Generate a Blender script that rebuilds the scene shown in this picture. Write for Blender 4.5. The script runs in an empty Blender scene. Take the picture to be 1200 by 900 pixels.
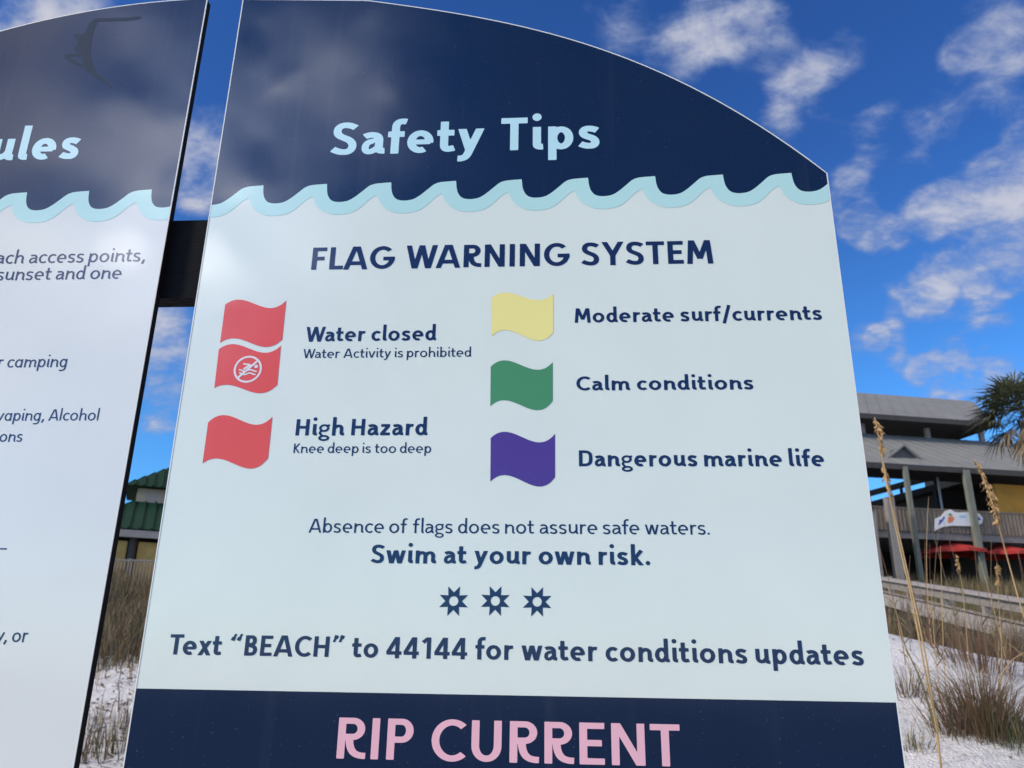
import bpy, bmesh, math, random
import numpy as np
from mathutils import Vector, Matrix
from mathutils.geometry import tessellate_polygon

C = bpy.context.scene
COL = C.collection
random.seed(7)
RNG = np.random.default_rng(7)

# ------------------------------------------------------------------ camera
F = 925.0                      # focal length in photo pixels (photo 1200 x 900)
EYE = np.array([0.0, 0.0, 1.6])
def _axes():
    d = np.array([(641 - 600) / F, (450 + 2280) / F, 1.0]); up = d / np.linalg.norm(d)
    fw = np.array([0, 0, 1.0]); fy = fw - up * fw.dot(up); fy /= np.linalg.norm(fy)
    rx = -np.cross(fy, up)
    if rx[0] < 0: rx = -rx
    return np.array([rx, fy, up])          # rows: world X, Y, Z expressed in camera (right, up, forward)
AX = _axes()
def ray(px, py):
    return AX @ np.array([(px - 600) / F, -(py - 450) / F, 1.0])
def at(px, py, Y):
    """world point on the line of sight through a photo pixel, at distance Y ahead of the camera"""
    d = ray(px, py)
    return EYE + d * (Y / d[1])
cam_d = bpy.data.cameras.new('camera'); cam = bpy.data.objects.new('camera', cam_d); COL.objects.link(cam)
right, upv, fwd = AX[:, 0], AX[:, 1], AX[:, 2]
cam.matrix_world = Matrix(((right[0], upv[0], -fwd[0], EYE[0]), (right[1], upv[1], -fwd[1], EYE[1]),
                           (right[2], upv[2], -fwd[2], EYE[2]), (0, 0, 0, 1)))
cam_d.sensor_width = 36; cam_d.lens = F / 1200 * 36
cam_d.clip_start = 0.05; cam_d.clip_end = 3000
cam_d.dof.use_dof = True; cam_d.dof.focus_distance = 1.45; cam_d.dof.aperture_fstop = 8.5
C.camera = cam

# board plane (both panels lie in it)
BD = 1.45
BA = math.radians(-3.9)
BU = np.array([math.cos(BA), math.sin(BA), 0]); BN = np.array([math.sin(BA), -math.cos(BA), 0])
BO = np.array([0, BD, 0])
def bp(px, py):
    """photo pixel -> (u, z) on the board plane"""
    d = ray(px, py); t = (BO - EYE).dot(BN) / d.dot(BN); p = EYE + d * t
    return np.array([(p - BO).dot(BU), p[2]])
def bw(u, z, off=0.0):
    return BO + BU * u + np.array([0, 0, z]) + BN * off
def mirror_dir(px, py):
    d = ray(px, py); d = d / np.linalg.norm(d); r = d - 2 * d.dot(BN) * BN
    return tuple(r)
def view_dir(px, py):
    d = ray(px, py); return tuple(d / np.linalg.norm(d))

# ------------------------------------------------------------------ sky and sun
SUN_EL, SUN_AZ = 27.0, 248.0     # azimuth clockwise from +Y: behind the camera, to the left
w = bpy.data.worlds.new('World'); C.world = w; w.use_nodes = True
nt = w.node_tree; N = nt.nodes; L = nt.links
for n in list(N): N.remove(n)
def nd(t, **k):
    n = N.new(t)
    for a, b in k.items(): setattr(n, a, b)
    return n
def mth(op, a, b=None, c=None, clamp=False):
    n = nd('ShaderNodeMath', operation=op); n.use_clamp = clamp
    for i, v in enumerate((a, b, c)):
        if v is None: continue
        if isinstance(v, (int, float)): n.inputs[i].default_value = v
        else: L.new(v, n.inputs[i])
    return n.outputs[0]
def smooth(x, lo, hi):
    n = nd('ShaderNodeMapRange', interpolation_type='SMOOTHSTEP')
    L.new(x, n.inputs[0]); n.inputs[1].default_value = lo; n.inputs[2].default_value = hi
    return n.outputs[0]
out = nd('ShaderNodeOutputWorld'); bg = nd('ShaderNodeBackground'); L.new(bg.outputs[0], out.inputs[0])
sky = nd('ShaderNodeTexSky', sky_type='NISHITA'); sky.sun_disc = False
sky.sun_elevation = math.radians(SUN_EL); sky.sun_rotation = math.radians(SUN_AZ)
sky.air_density = 1.0; sky.dust_density = 0.25; sky.ozone_density = 2.2
tc = nd('ShaderNodeTexCoord'); sep = nd('ShaderNodeSeparateXYZ'); L.new(tc.outputs['Generated'], sep.inputs[0])
deep = nd('ShaderNodeMix', data_type='RGBA', blend_type='MULTIPLY'); deep.inputs['Factor'].default_value = 1
L.new(sky.outputs[0], deep.inputs['A'])
tint = nd('ShaderNodeMix', data_type='RGBA'); L.new(smooth(sep.outputs['Z'], .12, .62), tint.inputs['Factor'])
tint.inputs['A'].default_value = (.50, 1.22, 1.95, 1); tint.inputs['B'].default_value = (.33, .72, 1.42, 1)   # the camera's saturated blue
L.new(tint.outputs['Result'], deep.inputs['B'])
skycol = deep.outputs['Result']
zc = mth('MAXIMUM', sep.outputs['Z'], 0.0)
den = mth('ADD', zc, 0.42)
pxn = mth('DIVIDE', sep.outputs['X'], den); pyn = mth('DIVIDE', sep.outputs['Y'], den)
cmb = nd('ShaderNodeCombineXYZ'); L.new(pxn, cmb.inputs[0]); L.new(pyn, cmb.inputs[1])
mp = nd('ShaderNodeMapping'); L.new(cmb.outputs[0], mp.inputs[0])
mp.inputs['Rotation'].default_value = (0, 0, math.radians(35)); mp.inputs['Scale'].default_value = (1.0, 1.35, 1)
mp.inputs['Location'].default_value = (3.1, 1.2, 0.4)
def noise(vec, scale, detail, rough, dist=0.0):
    n = nd('ShaderNodeTexNoise'); n.inputs['Scale'].default_value = scale; n.inputs['Detail'].default_value = detail
    n.inputs['Roughness'].default_value = rough; n.inputs['Distortion'].default_value = dist
    L.new(vec, n.inputs['Vector']); return n.outputs['Fac']
n_big = noise(mp.outputs[0], 6.0, 9, 0.60, 0.35)
n_fine = noise(mp.outputs[0], 19.0, 7, 0.64, 0.4)
mp2 = nd('ShaderNodeMapping'); L.new(cmb.outputs[0], mp2.inputs[0]); mp2.inputs['Rotation'].default_value = (0, 0, math.radians(38)); mp2.inputs['Scale'].default_value = (1.0, 1.5, 1)
n_wisp = noise(mp2.outputs[0], 13.0, 9, 0.68, 0.7)
field = mth('ADD', mth('MULTIPLY', n_big, 0.56), mth('ADD', mth('MULTIPLY', n_fine, 0.22), mth('MULTIPLY', n_wisp, 0.22)))
def lobe(direction, r0, r1):
    """1 inside r0 degrees of a direction in the sky, 0 beyond r1"""
    dp = nd('ShaderNodeVectorMath', operation='DOT_PRODUCT'); L.new(tc.outputs['Generated'], dp.inputs[0])
    dp.inputs[1].default_value = direction
    return smooth(dp.outputs['Value'], math.cos(math.radians(r1)), math.cos(math.radians(r0)))
bias = None
LOBES = [  # cloud banks: direction, inner and outer radius in degrees, amount added to the cloud field
    # diagonal bank and the flat-bottomed one under it
    (view_dir(1030, 282), .3, 2.0, .17), (view_dir(1070, 262), .3, 2.3, .19), (view_dir(1110, 245), .4, 2.6, .20), (view_dir(1150, 225), .4, 3.0, .20), (view_dir(1195, 205), .5, 3.2, .20), (view_dir(1250, 185), 1, 4.5, .20),
    (view_dir(1095, 318), .3, 1.9, .18), (view_dir(1135, 312), .4, 2.3, .20), (view_dir(1175, 305), .4, 2.8, .20), (view_dir(1225, 300), .6, 3.6, .20), (view_dir(1180, 275), .3, 2.0, .17), (view_dir(1160, 335), .3, 1.7, .14),
    (view_dir(995, 238), .4, 2.6, .18), (view_dir(1015, 265), .3, 2.0, .16), (view_dir(985, 285), .3, 1.6, .10), (view_dir(1075, 205), .3, 2.0, .11), (view_dir(1000, 205), .3, 1.6, .09),
    # thin high wisps
    (view_dir(1000, 170), .4, 3.0, 0.107), (view_dir(1045, 158), .4, 3.0, 0.123), (view_dir(1095, 148), .3, 2.3, 0.098),
    (view_dir(790, 75), .4, 2.8, 0.098), (view_dir(820, 48), .5, 3.4, 0.115), (view_dir(845, 12), .6, 3.9, 0.115), (view_dir(700, 20), .6, 3.9, 0.098), (view_dir(740, 38), .5, 3.2, 0.098), (view_dir(890, 42), .4, 2.8, 0.115), (view_dir(905, 12), .4, 3.0, 0.082),
    (view_dir(930, 82), .4, 2.8, 0.115), (view_dir(970, 68), .4, 3.0, 0.123), (view_dir(1005, 48), .4, 2.5, 0.098), (view_dir(930, 118), .4, 2.8, 0.098), (view_dir(905, 150), .3, 2.3, 0.107), (view_dir(1118, 90), .3, 2.3, 0.123), (view_dir(1125, 60), .2, 1.7, 0.098), (view_dir(1150, 25), .5, 3.2, 0.123), (view_dir(1185, 45), .4, 2.8, 0.107), (view_dir(1195, 110), .4, 3.0, 0.139), (view_dir(1035, 110), .3, 1.8, 0.082),
    # small low puffs
    (view_dir(1015, 395), .2, 1.6, 0.170), (view_dir(1040, 398), .2, 1.7, 0.180), (view_dir(1110, 410), .2, 1.4, 0.150), (view_dir(1138, 407), .2, 1.6, 0.160), (view_dir(1065, 430), .2, 1.6, 0.140), (view_dir(1090, 438), .2, 1.8, 0.180), (view_dir(1118, 434), .2, 1.4, 0.130),
    (view_dir(1055, 362), .2, 1.6, 0.150), (view_dir(1085, 355), .2, 1.7, 0.170), (view_dir(1100, 345), .2, 1.4, 0.130), (view_dir(1052, 332), .1, 1.3, 0.150), (view_dir(1130, 365), .2, 1.7, 0.120), (view_dir(1165, 372), .2, 1.7, 0.150), (view_dir(1160, 445), .2, 1.8, 0.150), (view_dir(1190, 440), .3, 2.1, 0.160), (view_dir(1110, 464), .2, 1.3, 0.140), (view_dir(1140, 466), .2, 1.6, 0.150), (view_dir(1170, 468), .2, 1.8, 0.150),
    (view_dir(195, 385), .3, 2.9, 0.170), (view_dir(210, 425), .3, 2.6, 0.170), (view_dir(185, 440), .3, 2.3, 0.160), (view_dir(190, 478), .3, 2.1, 0.170), (view_dir(165, 508), .2, 1.6, 0.100), (view_dir(240, 165), .4, 2.9, 0.160), (view_dir(228, 205), .4, 3.1, 0.140), (view_dir(238, 235), .3, 2.3, 0.120), (view_dir(40, 12), .8, 5.5, 0.160), (view_dir(110, 5), .6, 3.9, 0.100),
]
for d, r0, r1, amt in LOBES:
    b = mth('MULTIPLY', lobe(d, r0, r1), amt)
    bias = b if bias is None else mth('ADD', bias, b)
bias = mth('MINIMUM', bias, .215)
# the bright bank over the sun, behind the photographer
GLOW = [(mirror_dir(-80, 150), 5, 30, .36, .07), (mirror_dir(190, 250), 2, 16, .30, .04), (mirror_dir(20, 430), 4, 24, .30, .06),
        (mirror_dir(800, 150), 1, 7, .06, .10), (mirror_dir(150, 296), .2, 2.2, .5, .16), (mirror_dir(246, 300), .2, 2.0, .4, .14), (mirror_dir(330, 150), 3, 18, .48, .07), (mirror_dir(470, 90), 1, 12, .20, .05)]
gl = None
for d, r0, r1, amt, cl in GLOW:
    lb = lobe(d, r0, r1); b = mth('MULTIPLY', lb, amt)
    bias = mth('ADD', bias, mth('MULTIPLY', lb, cl))
    gl = b if gl is None else mth('ADD', gl, b)
mask = smooth(mth('ADD', field, bias), 0.565, 0.80)
thick = smooth(mth('ADD', field, bias), 0.60, 0.90)
ccol = nd('ShaderNodeMix', data_type='RGBA'); L.new(thick, ccol.inputs['Factor'])
ccol.inputs['A'].default_value = (2.2, 3.0, 5.2, 1); ccol.inputs['B'].default_value = (6.6, 6.5, 6.9, 1)
glow = mth('ADD', mth('MULTIPLY', gl, 8.0), 1.0)
cg = nd('ShaderNodeVectorMath', operation='SCALE'); L.new(ccol.outputs['Result'], cg.inputs[0]); L.new(glow, cg.inputs['Scale'])
skm = nd('ShaderNodeMix', data_type='RGBA'); L.new(mth('MULTIPLY', mask, 0.88), skm.inputs['Factor'])
au = nd('ShaderNodeVectorMath', operation='SCALE'); L.new(skycol, au.inputs[0]); L.new(mth('ADD', mth('MULTIPLY', gl, 1.0), 1.0), au.inputs['Scale'])
L.new(au.outputs[0], skm.inputs['A']); L.new(cg.outputs[0], skm.inputs['B'])
# bright veil round the sun, with unseen patches added to neutralise the ambient light
_sd = (math.sin(math.radians(SUN_AZ)) * math.cos(math.radians(SUN_EL)), math.cos(math.radians(SUN_AZ)) * math.cos(math.radians(SUN_EL)), math.sin(math.radians(SUN_EL)))
veil = None
for d, r0, r1, amt in ((_sd, 4, 33, .85), ((-.25, .0, .97), 10, 40, 1.0), ((.90, -.40, .2), 8, 38, .9), ((-.97, .1, .3), 6, 34, .7)):
    n_ = Vector(d).normalized(); b = mth('MULTIPLY', lobe(tuple(n_), r0, r1), amt)
    veil = b if veil is None else mth('MAXIMUM', veil, b)
veil = mth('MULTIPLY', veil, smooth(field, .25, .60))
vm = nd('ShaderNodeMix', data_type='RGBA'); L.new(veil, vm.inputs['Factor']); L.new(skm.outputs['Result'], vm.inputs['A'])
vm.inputs['B'].default_value = (20, 16.6, 12.4, 1)
L.new(vm.outputs['Result'], bg.inputs['Color']); bg.inputs['Strength'].default_value = 0.10

sd = bpy.data.lights.new('sun', 'SUN'); sd.energy = 2.8; sd.angle = math.radians(8); sd.color = (1, .90, .76)
so = bpy.data.objects.new('sun', sd); COL.objects.link(so)
az, el = math.radians(SUN_AZ), math.radians(SUN_EL)
sdir = Vector((math.sin(az) * math.cos(el), math.cos(az) * math.cos(el), math.sin(el)))
so.rotation_euler = (-sdir).to_track_quat('-Z', 'Y').to_euler(); so.location = sdir * 60
C.view_settings.view_transform = 'Standard'; C.view_settings.look = 'None'
C.view_settings.exposure = 0.08; C.view_settings.gamma = 1
C.render.film_transparent = False
try: C.cycles.use_denoising = True
except Exception: pass

# ------------------------------------------------------------------ materials
def mat(name, col, rough=.6, var=0.0, vscale=6.0, bump=0.0, bscale=40.0, spec=.5, stretch=None, col2=None, detail=5):
    m = bpy.data.materials.new(name); m.use_nodes = True
    t = m.node_tree; b = t.nodes['Principled BSDF']
    b.inputs['Roughness'].default_value = rough; b.inputs['Specular IOR Level'].default_value = spec
    b.inputs['Base Color'].default_value = (*col, 1)
    if var or bump:
        c = t.nodes.new('ShaderNodeTexCoord'); mpn = t.nodes.new('ShaderNodeMapping')
        t.links.new(c.outputs['Object'], mpn.inputs[0])
        if stretch: mpn.inputs['Scale'].default_value = stretch
    if var:
        n = t.nodes.new('ShaderNodeTexNoise'); n.inputs['Scale'].default_value = vscale; n.inputs['Detail'].default_value = detail
        n.inputs['Roughness'].default_value = .65
        t.links.new(mpn.outputs[0], n.inputs['Vector'])
        r = t.nodes.new('ShaderNodeMapRange'); r.inputs[1].default_value = .3; r.inputs[2].default_value = .7
        t.links.new(n.outputs['Fac'], r.inputs[0])
        x = t.nodes.new('ShaderNodeMix'); x.data_type = 'RGBA'; t.links.new(r.outputs[0], x.inputs['Factor'])
        c2 = col2 if col2 else tuple(v * (1 - var) for v in col)
        x.inputs['A'].default_value = (*c2, 1); x.inputs['B'].default_value = (*col, 1)
        t.links.new(x.outputs['Result'], b.inputs['Base Color'])
    if bump:
        n2 = t.nodes.new('ShaderNodeTexNoise'); n2.inputs['Scale'].default_value = bscale; n2.inputs['Detail'].default_value = 6
        t.links.new(mpn.outputs[0], n2.inputs['Vector'])
        bn = t.nodes.new('ShaderNodeBump'); bn.inputs['Strength'].default_value = bump; bn.inputs['Distance'].default_value = .02
        t.links.new(n2.outputs['Fac'], bn.inputs['Height']); t.links.new(bn.outputs[0], b.inputs['Normal'])
    return m

def print_mat(name, col, rough=.10):
    """glossy laminated print: colour with faint film unevenness and dust"""
    m = bpy.data.materials.new(name); m.use_nodes = True
    t = m.node_tree; b = t.nodes['Principled BSDF']
    c = t.nodes.new('ShaderNodeTexCoord')
    n = t.nodes.new('ShaderNodeTexNoise'); n.inputs['Scale'].default_value = 5; n.inputs['Detail'].default_value = 6
    t.links.new(c.outputs['Object'], n.inputs['Vector'])
    x = t.nodes.new('ShaderNodeMix'); x.data_type = 'RGBA'; t.links.new(n.outputs['Fac'], x.inputs['Factor'])
    x.inputs['A'].default_value = (*[v * .93 for v in col], 1); x.inputs['B'].default_value = (*[min(1, v * 1.04) for v in col], 1)
    # dust and tiny scuffs
    d = t.nodes.new('ShaderNodeTexNoise'); d.inputs['Scale'].default_value = 260; d.inputs['Detail'].default_value = 3
    t.links.new(c.outputs['Object'], d.inputs['Vector'])
    dr = t.nodes.new('ShaderNodeMapRange'); dr.inputs[1].default_value = .68; dr.inputs[2].default_value = .76; dr.inputs[4].default_value = .16
    t.links.new(d.outputs['Fac'], dr.inputs[0])
    y = t.nodes.new('ShaderNodeMix'); y.data_type = 'RGBA'; t.links.new(dr.outputs[0], y.inputs['Factor'])
    t.links.new(x.outputs['Result'], y.inputs['A']); y.inputs['B'].default_value = (.45, .43, .38, 1)
    # faint run-off streaks of salt
    dm = t.nodes.new('ShaderNodeMapping'); dm.inputs['Scale'].default_value = (34, 34, 1.3); t.links.new(c.outputs['Object'], dm.inputs[0])
    dn = t.nodes.new('ShaderNodeTexNoise'); dn.inputs['Scale'].default_value = 1; dn.inputs['Detail'].default_value = 4; t.links.new(dm.outputs[0], dn.inputs['Vector'])
    d2 = t.nodes.new('ShaderNodeMapRange'); d2.inputs[1].default_value = .58; d2.inputs[2].default_value = .74; d2.inputs[4].default_value = .018; t.links.new(dn.outputs['Fac'], d2.inputs[0])
    y2 = t.nodes.new('ShaderNodeMix'); y2.data_type = 'RGBA'; t.links.new(d2.outputs[0], y2.inputs['Factor'])
    t.links.new(y.outputs['Result'], y2.inputs['A']); y2.inputs['B'].default_value = (.50, .48, .44, 1)
    t.links.new(y2.outputs['Result'], b.inputs['Base Color'])
    st = t.nodes.new('ShaderNodeMapping'); st.inputs['Scale'].default_value = (4, 4, 2.6); t.links.new(c.outputs['Object'], st.inputs[0])
    sn = t.nodes.new('ShaderNodeTexNoise'); sn.inputs['Scale'].default_value = 1; sn.inputs['Detail'].default_value = 5; t.links.new(st.outputs[0], sn.inputs['Vector'])
    rr_ = t.nodes.new('ShaderNodeMapRange'); rr_.inputs[1].default_value = .3; rr_.inputs[2].default_value = .75; rr_.inputs[3].default_value = rough * .55; rr_.inputs[4].default_value = rough * 1.6
    t.links.new(sn.outputs['Fac'], rr_.inputs[0]); t.links.new(rr_.outputs[0], b.inputs['Roughness'])
    b.inputs['IOR'].default_value = 1.5
    n2 = t.nodes.new('ShaderNodeTexNoise'); n2.inputs['Scale'].default_value = 3.0; n2.inputs['Detail'].default_value = 2
    t.links.new(c.outputs['Object'], n2.inputs['Vector'])
    bn = t.nodes.new('ShaderNodeBump'); bn.inputs['Strength'].default_value = .10; bn.inputs['Distance'].default_value = .012
    t.links.new(n2.outputs['Fac'], bn.inputs['Height']); t.links.new(bn.outputs[0], b.inputs['Normal'])
    return m

M = {}
M['board_white'] = print_mat('board_white_print', (.745, .80, .715))
M['board_white_left'] = print_mat('board_warm_white_print', (.74, .75, .70))
M['navy'] = print_mat('navy_print', (.0075, .020, .054))
M['navy_ink'] = print_mat('navy_ink', (.012, .026, .085))
M['aqua'] = print_mat('aqua_print', (.50, .76, .72))
M['aqua_text'] = print_mat('aqua_ink', (.54, .80, .84))
M['pink'] = print_mat('pink_ink', (.86, .48, .54))
M['red'] = print_mat('red_print', (.78, .085, .052))
M['yellow'] = print_mat('yellow_print', (.90, .80, .28))
M['green'] = print_mat('green_print', (.075, .28, .115))
M['purple'] = print_mat('purple_print', (.085, .04, .25))
M['white_ink'] = print_mat('white_ink', (.80, .76, .74))
M['bird_dark'] = mat('matte_dark_bird', (.022, .040, .075), .65, spec=.13)  # flat dark matte tone of the bird shape
M['edge_black'] = mat('black_board_core', (.006, .006, .007), .8, spec=.12)
M['edge_white'] = mat('white_edge_trim', (.80, .79, .74), .5)
M['black_wood'] = mat('black_painted_timber', (.009, .010, .013), .85, spec=.15, var=.4, vscale=30, bump=.35, bscale=60, stretch=(1, 1, 12))
M['steel'] = mat('dull_steel', (.35, .35, .36), .4)

# ------------------------------------------------------------------ object helpers
def link(o, parent=None):
    COL.objects.link(o)
    if parent: o.parent = parent
    return o
def tag(o, label=None, cat=None, group=None, kind=None):
    if label: o['label'] = label
    if cat: o['category'] = cat
    if group: o['group'] = group
    if kind: o['kind'] = kind
    return o
def empty(name, loc, label, cat, group=None):
    o = bpy.data.objects.new(name, None); o.empty_display_size = .2; link(o); o.location = loc
    o['_o'] = 1; del o['_o']
    return tag(o, label, cat, group)
def mesh_obj(name, verts, faces, material, parent=None, smooth_=False, mats=None, mat_idx=None):
    me = bpy.data.meshes.new(name)
    off = np.array(parent_world(parent)) if parent else np.zeros(3)
    v = np.asarray(verts, dtype=float).reshape(-1, 3) - off
    me.from_pydata(v.tolist(), [], [tuple(int(i) for i in f) for f in faces])
    for m_ in (mats or [material]): me.materials.append(m_)
    if mat_idx is not None: me.polygons.foreach_set('material_index', np.asarray(mat_idx, dtype=np.int32))
    if smooth_: me.polygons.foreach_set('use_smooth', [True] * len(me.polygons))
    me.update()
    return link(bpy.data.objects.new(name, me), parent)
def parent_world(p):
    v = Vector((0, 0, 0))
    while p: v = v + p.location; p = p.parent
    return v
class MB:
    def __init__(s): s.v = []; s.f = []
    def box(s, a, b, c, d, depth):
        """a,b,c,d: quad corners (world), extruded by vector depth"""
        i = len(s.v); q = [np.array(x, float) for x in (a, b, c, d)]; e = np.array(depth, float)
        s.v += q + [x + e for x in q]
        s.f += [(i, i+1, i+2, i+3), (i+7, i+6, i+5, i+4), (i, i+4, i+5, i+1), (i+1, i+5, i+6, i+2), (i+2, i+6, i+7, i+3), (i+3, i+7, i+4, i)]
    def cube(s, lo, hi):
        (x0, y0, z0), (x1, y1, z1) = lo, hi
        s.box((x0, y0, z0), (x1, y0, z0), (x1, y0, z1), (x0, y0, z1), (0, y1 - y0, 0))
    def bar(s, p, q, wd, ht=None, up=(0, 0, 1)):
        p = np.array(p, float); q = np.array(q, float); ht = ht or wd
        d = q - p; d /= np.linalg.norm(d); u = np.array(up, float)
        if abs(d.dot(u)) > .95: u = np.array([0, 1.0, 0])
        sx = np.cross(d, u); sx /= np.linalg.norm(sx); sz = np.cross(sx, d)
        a, b = sx * wd / 2, sz * ht / 2
        s.box(p - a - b, p + a - b, p + a + b, p - a + b, q - p)
    def tube(s, pts, radii, n=7, cap=True):
        pts = [np.array(p, float) for p in pts]; i0 = len(s.v)
        for k, p in enumerate(pts):
            d = pts[min(k + 1, len(pts) - 1)] - pts[max(k - 1, 0)]; d /= (np.linalg.norm(d) + 1e-9)
            u = np.array([1.0, 0, 0]) if abs(d[0]) < .8 else np.array([0, 1.0, 0])
            a = np.cross(d, u); a /= np.linalg.norm(a); b = np.cross(d, a)
            r = radii[k] if hasattr(radii, '__len__') else radii
            for j in range(n):
                t = 2 * math.pi * j / n
                s.v.append(p + r * (math.cos(t) * a + math.sin(t) * b))
        for k in range(len(pts) - 1):
            for j in range(n):
                s.f.append((i0 + k*n + j, i0 + k*n + (j+1) % n, i0 + (k+1)*n + (j+1) % n, i0 + (k+1)*n + j))
        if cap:
            s.f.append(tuple(i0 + j for j in range(n))[::-1]); s.f.append(tuple(i0 + (len(pts)-1)*n + j for j in range(n)))
    def poly(s, pts):
        i = len(s.v); s.v += [np.array(p, float) for p in pts]; s.f.append(tuple(range(i, i + len(pts))))
    def build(s, name, material, parent=None, sm=False):
        return mesh_obj(name, s.v, s.f, material, parent, sm)

# flat printed shape on the board from loops in (u, z)
def sheet(name, loops, off, material, parent):
    vl = [[Vector((p[0], p[1], 0)) for p in lp] for lp in loops]
    tri = tessellate_polygon(vl)
    flat = [p for lp in vl for p in lp]
    verts = [bw(p.x, p.y, off) for p in flat]
    faces = []
    for a, b, c in tri:
        pa, pb, pc = flat[a], flat[b], flat[c]
        cr = (pb.x - pa.x) * (pc.y - pa.y) - (pb.y - pa.y) * (pc.x - pa.x)
        if abs(cr) < 1e-12: continue
        faces.append((a, b, c) if cr > 0 else (a, c, b))
    return mesh_obj(name, verts, faces, material, parent)

# ------------------------------------------------------------------ lettering: a stroke alphabet drawn here
def ln(*p): return np.array(p, float)
def arc(cx, cy, rx, ry, a0, a1, n=30):
    t = np.radians(np.linspace(a0, a1, n)); return np.stack([cx + rx * np.cos(t), cy + ry * np.sin(t)], 1)
def bz(p0, p1, p2, p3, n=16):
    t = np.linspace(0, 1, n)[:, None]; p0, p1, p2, p3 = map(np.array, (p0, p1, p2, p3))
    return (1-t)**3*p0 + 3*(1-t)**2*t*p1 + 3*(1-t)*t*t*p2 + t**3*p3
def cat(*a): return np.concatenate([np.asarray(x, float) for x in a])
XH = .69
def glyph(ch, w):
    """strokes (point arrays), clip range, side-bearing class (left, right)"""
    h = w / 2; x = XH; c0, c1 = -9, 9; s = []; sb = ('s', 's')
    tl = lambda xr: bz((xr, .20), (xr, h + .01), (xr + .02, h - .01), (xr + .05 + h, h + .0), 8)
    if ch == 'o': s = [arc(.34, x/2, .34-h, x/2-h+.012, 0, 360, 44)]; sb = 'rr'
    elif ch == 'e':
        s = [arc(.33, x/2, .33-h, x/2-h+.012, -9, 299, 40), ('w', w*.85, ln((h, x/2-.01), (.66-h*.75, x/2-.01)))]; sb = 'rr'
    elif ch == 'c': s = [arc(.33, x/2, .33-h, x/2-h+.012, 46, 314, 36)]; sb = 'rd'
    elif ch == 'a':
        xr = .54 - h
        s = [cat(bz((.06, x-h-.05), (.16, x-h+.015), (xr, x-h+.05), (xr, x-.27)), tl(xr)),
             ('w', w*.88, cat(bz((xr, x*.57), (.22, x*.62), (h*.9, x*.52), (h*.9, x*.29)), bz((h*.9, x*.29), (h*.9, h-.075), (.30, h-.065), (xr, x*.36))[1:]))]; sb = 'rd'
    elif ch == '@':                       # one-storey a
        s = [arc(.31, x/2, .31-h, x/2-h+.012, 0, 360, 40), ln((.62-h, x), (.62-h, 0))]; sb = 'rs'
    elif ch == 's':
        W = .50; s = [cat(bz((W-.05, x-h-.045), (W*.62, x-h+.03), (h, x-h+.05), (h, x*.70)), bz((h, x*.70), (h, x*.47), (W-h, x*.55), (W-h, x*.28))[1:],
                     bz((W-h, x*.28), (W-h, h-.055), (W*.36, h-.035), (.03, h+.05))[1:])]; sb = 'rr'
    elif ch == 'S':
        W = .62; s = [cat(bz((W-.05, 1-h-.08), (W*.66, 1-h+.04), (h, 1-h+.06), (h, .72)), bz((h, .72), (h, .48), (W-h, .54), (W-h, .27))[1:],
                     bz((W-h, .27), (W-h, h-.075), (W*.34, h-.045), (.02, h+.085))[1:])]; sb = 'rr'
    elif ch == 'i': s = [cat(ln((h, x)), tl(h)), 'dot', (h, .985)]; sb = 'sd'
    elif ch == 'l': s = [cat(ln((h, 1.1)), tl(h))]; sb = 'sd'
    elif ch == '|': s = [ln((h, 1.1), (h, 0))]
    elif ch == 't': s = [cat(ln((.18, .93)), bz((.18, .26), (.18, h-.02), (.26, h-.02), (.44, h+.03), 12)), ln((.0, x-h), (.43, x-h))]; sb = 'dd'
    elif ch == 'f': s = [cat(ln((.19, 0)), bz((.19, .78), (.19, 1.07-h), (.30, 1.10-h), (.46, 1.065-h), 14)), ln((.0, x-h), (.42, x-h))]; sb = 'dd'
    elif ch == 'n': W = .60; s = [ln((h, 0), (h, x)), cat(bz((h, x*.55), (h+.06, x-h+.03), (W-h, x-h+.06), (W-h, x*.58)), tl(W-h))]; sb = 'sd'
    elif ch == 'h': W = .60; s = [ln((h, 0), (h, 1.1)), cat(bz((h, x*.55), (h+.06, x-h+.03), (W-h, x-h+.06), (W-h, x*.58)), tl(W-h))]; sb = 'sd'
    elif ch == 'm':
        W = .96; k = W/2
        s = [ln((h, 0), (h, x)), cat(bz((h, x*.55), (h+.05, x-h+.03), (k, x-h+.06), (k, x*.58)), ln((k, 0))),
             cat(bz((k, x*.55), (k+.05, x-h+.03), (W-h, x-h+.06), (W-h, x*.58)), tl(W-h))]; sb = 'sd'
    elif ch == 'r': s = [ln((h, 0), (h, x)), bz((h, x*.55), (h+.04, x-h), (h+.14, x-h+.02), (.40, x-h-.005))]; sb = 'sd'
    elif ch == 'u': W = .58; s = [cat(bz((h, x), (h, x*.5), (h, x*.6), (h, x*.42), 4), bz((h, x*.42), (h, h-.06), (W-h-.06, h-.03), (W-h, x*.45))[1:]), cat(ln((W-h, x)), tl(W-h))]; sb = 'sd'
    elif ch in 'dbpg*':
        if ch == 'd': s = [arc(.30, x/2, .30-h, x/2-h+.012, 0, 360, 40), cat(ln((.60-h, 1.1)), tl(.60-h))]; sb = 'rd'
        if ch == 'b': s = [arc(.32, x/2, .30-h, x/2-h+.012, 0, 360, 40), ln((h, 1.1), (h, 0))]; sb = 'sr'
        if ch == 'p': s = [arc(.32, x/2, .30-h, x/2-h+.012, 0, 360, 40), ln((h, x), (h, -.30))]; sb = 'sr'
        if ch == '*': s = [arc(.30, x/2, .30-h, x/2-h+.012, 0, 360, 40), cat(ln((.60-h, x)), bz((.60-h, .0), (.60-h, -.34+h), (.24, -.36+h), (.06, -.24), 14))]; sb = 'rs'
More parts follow.
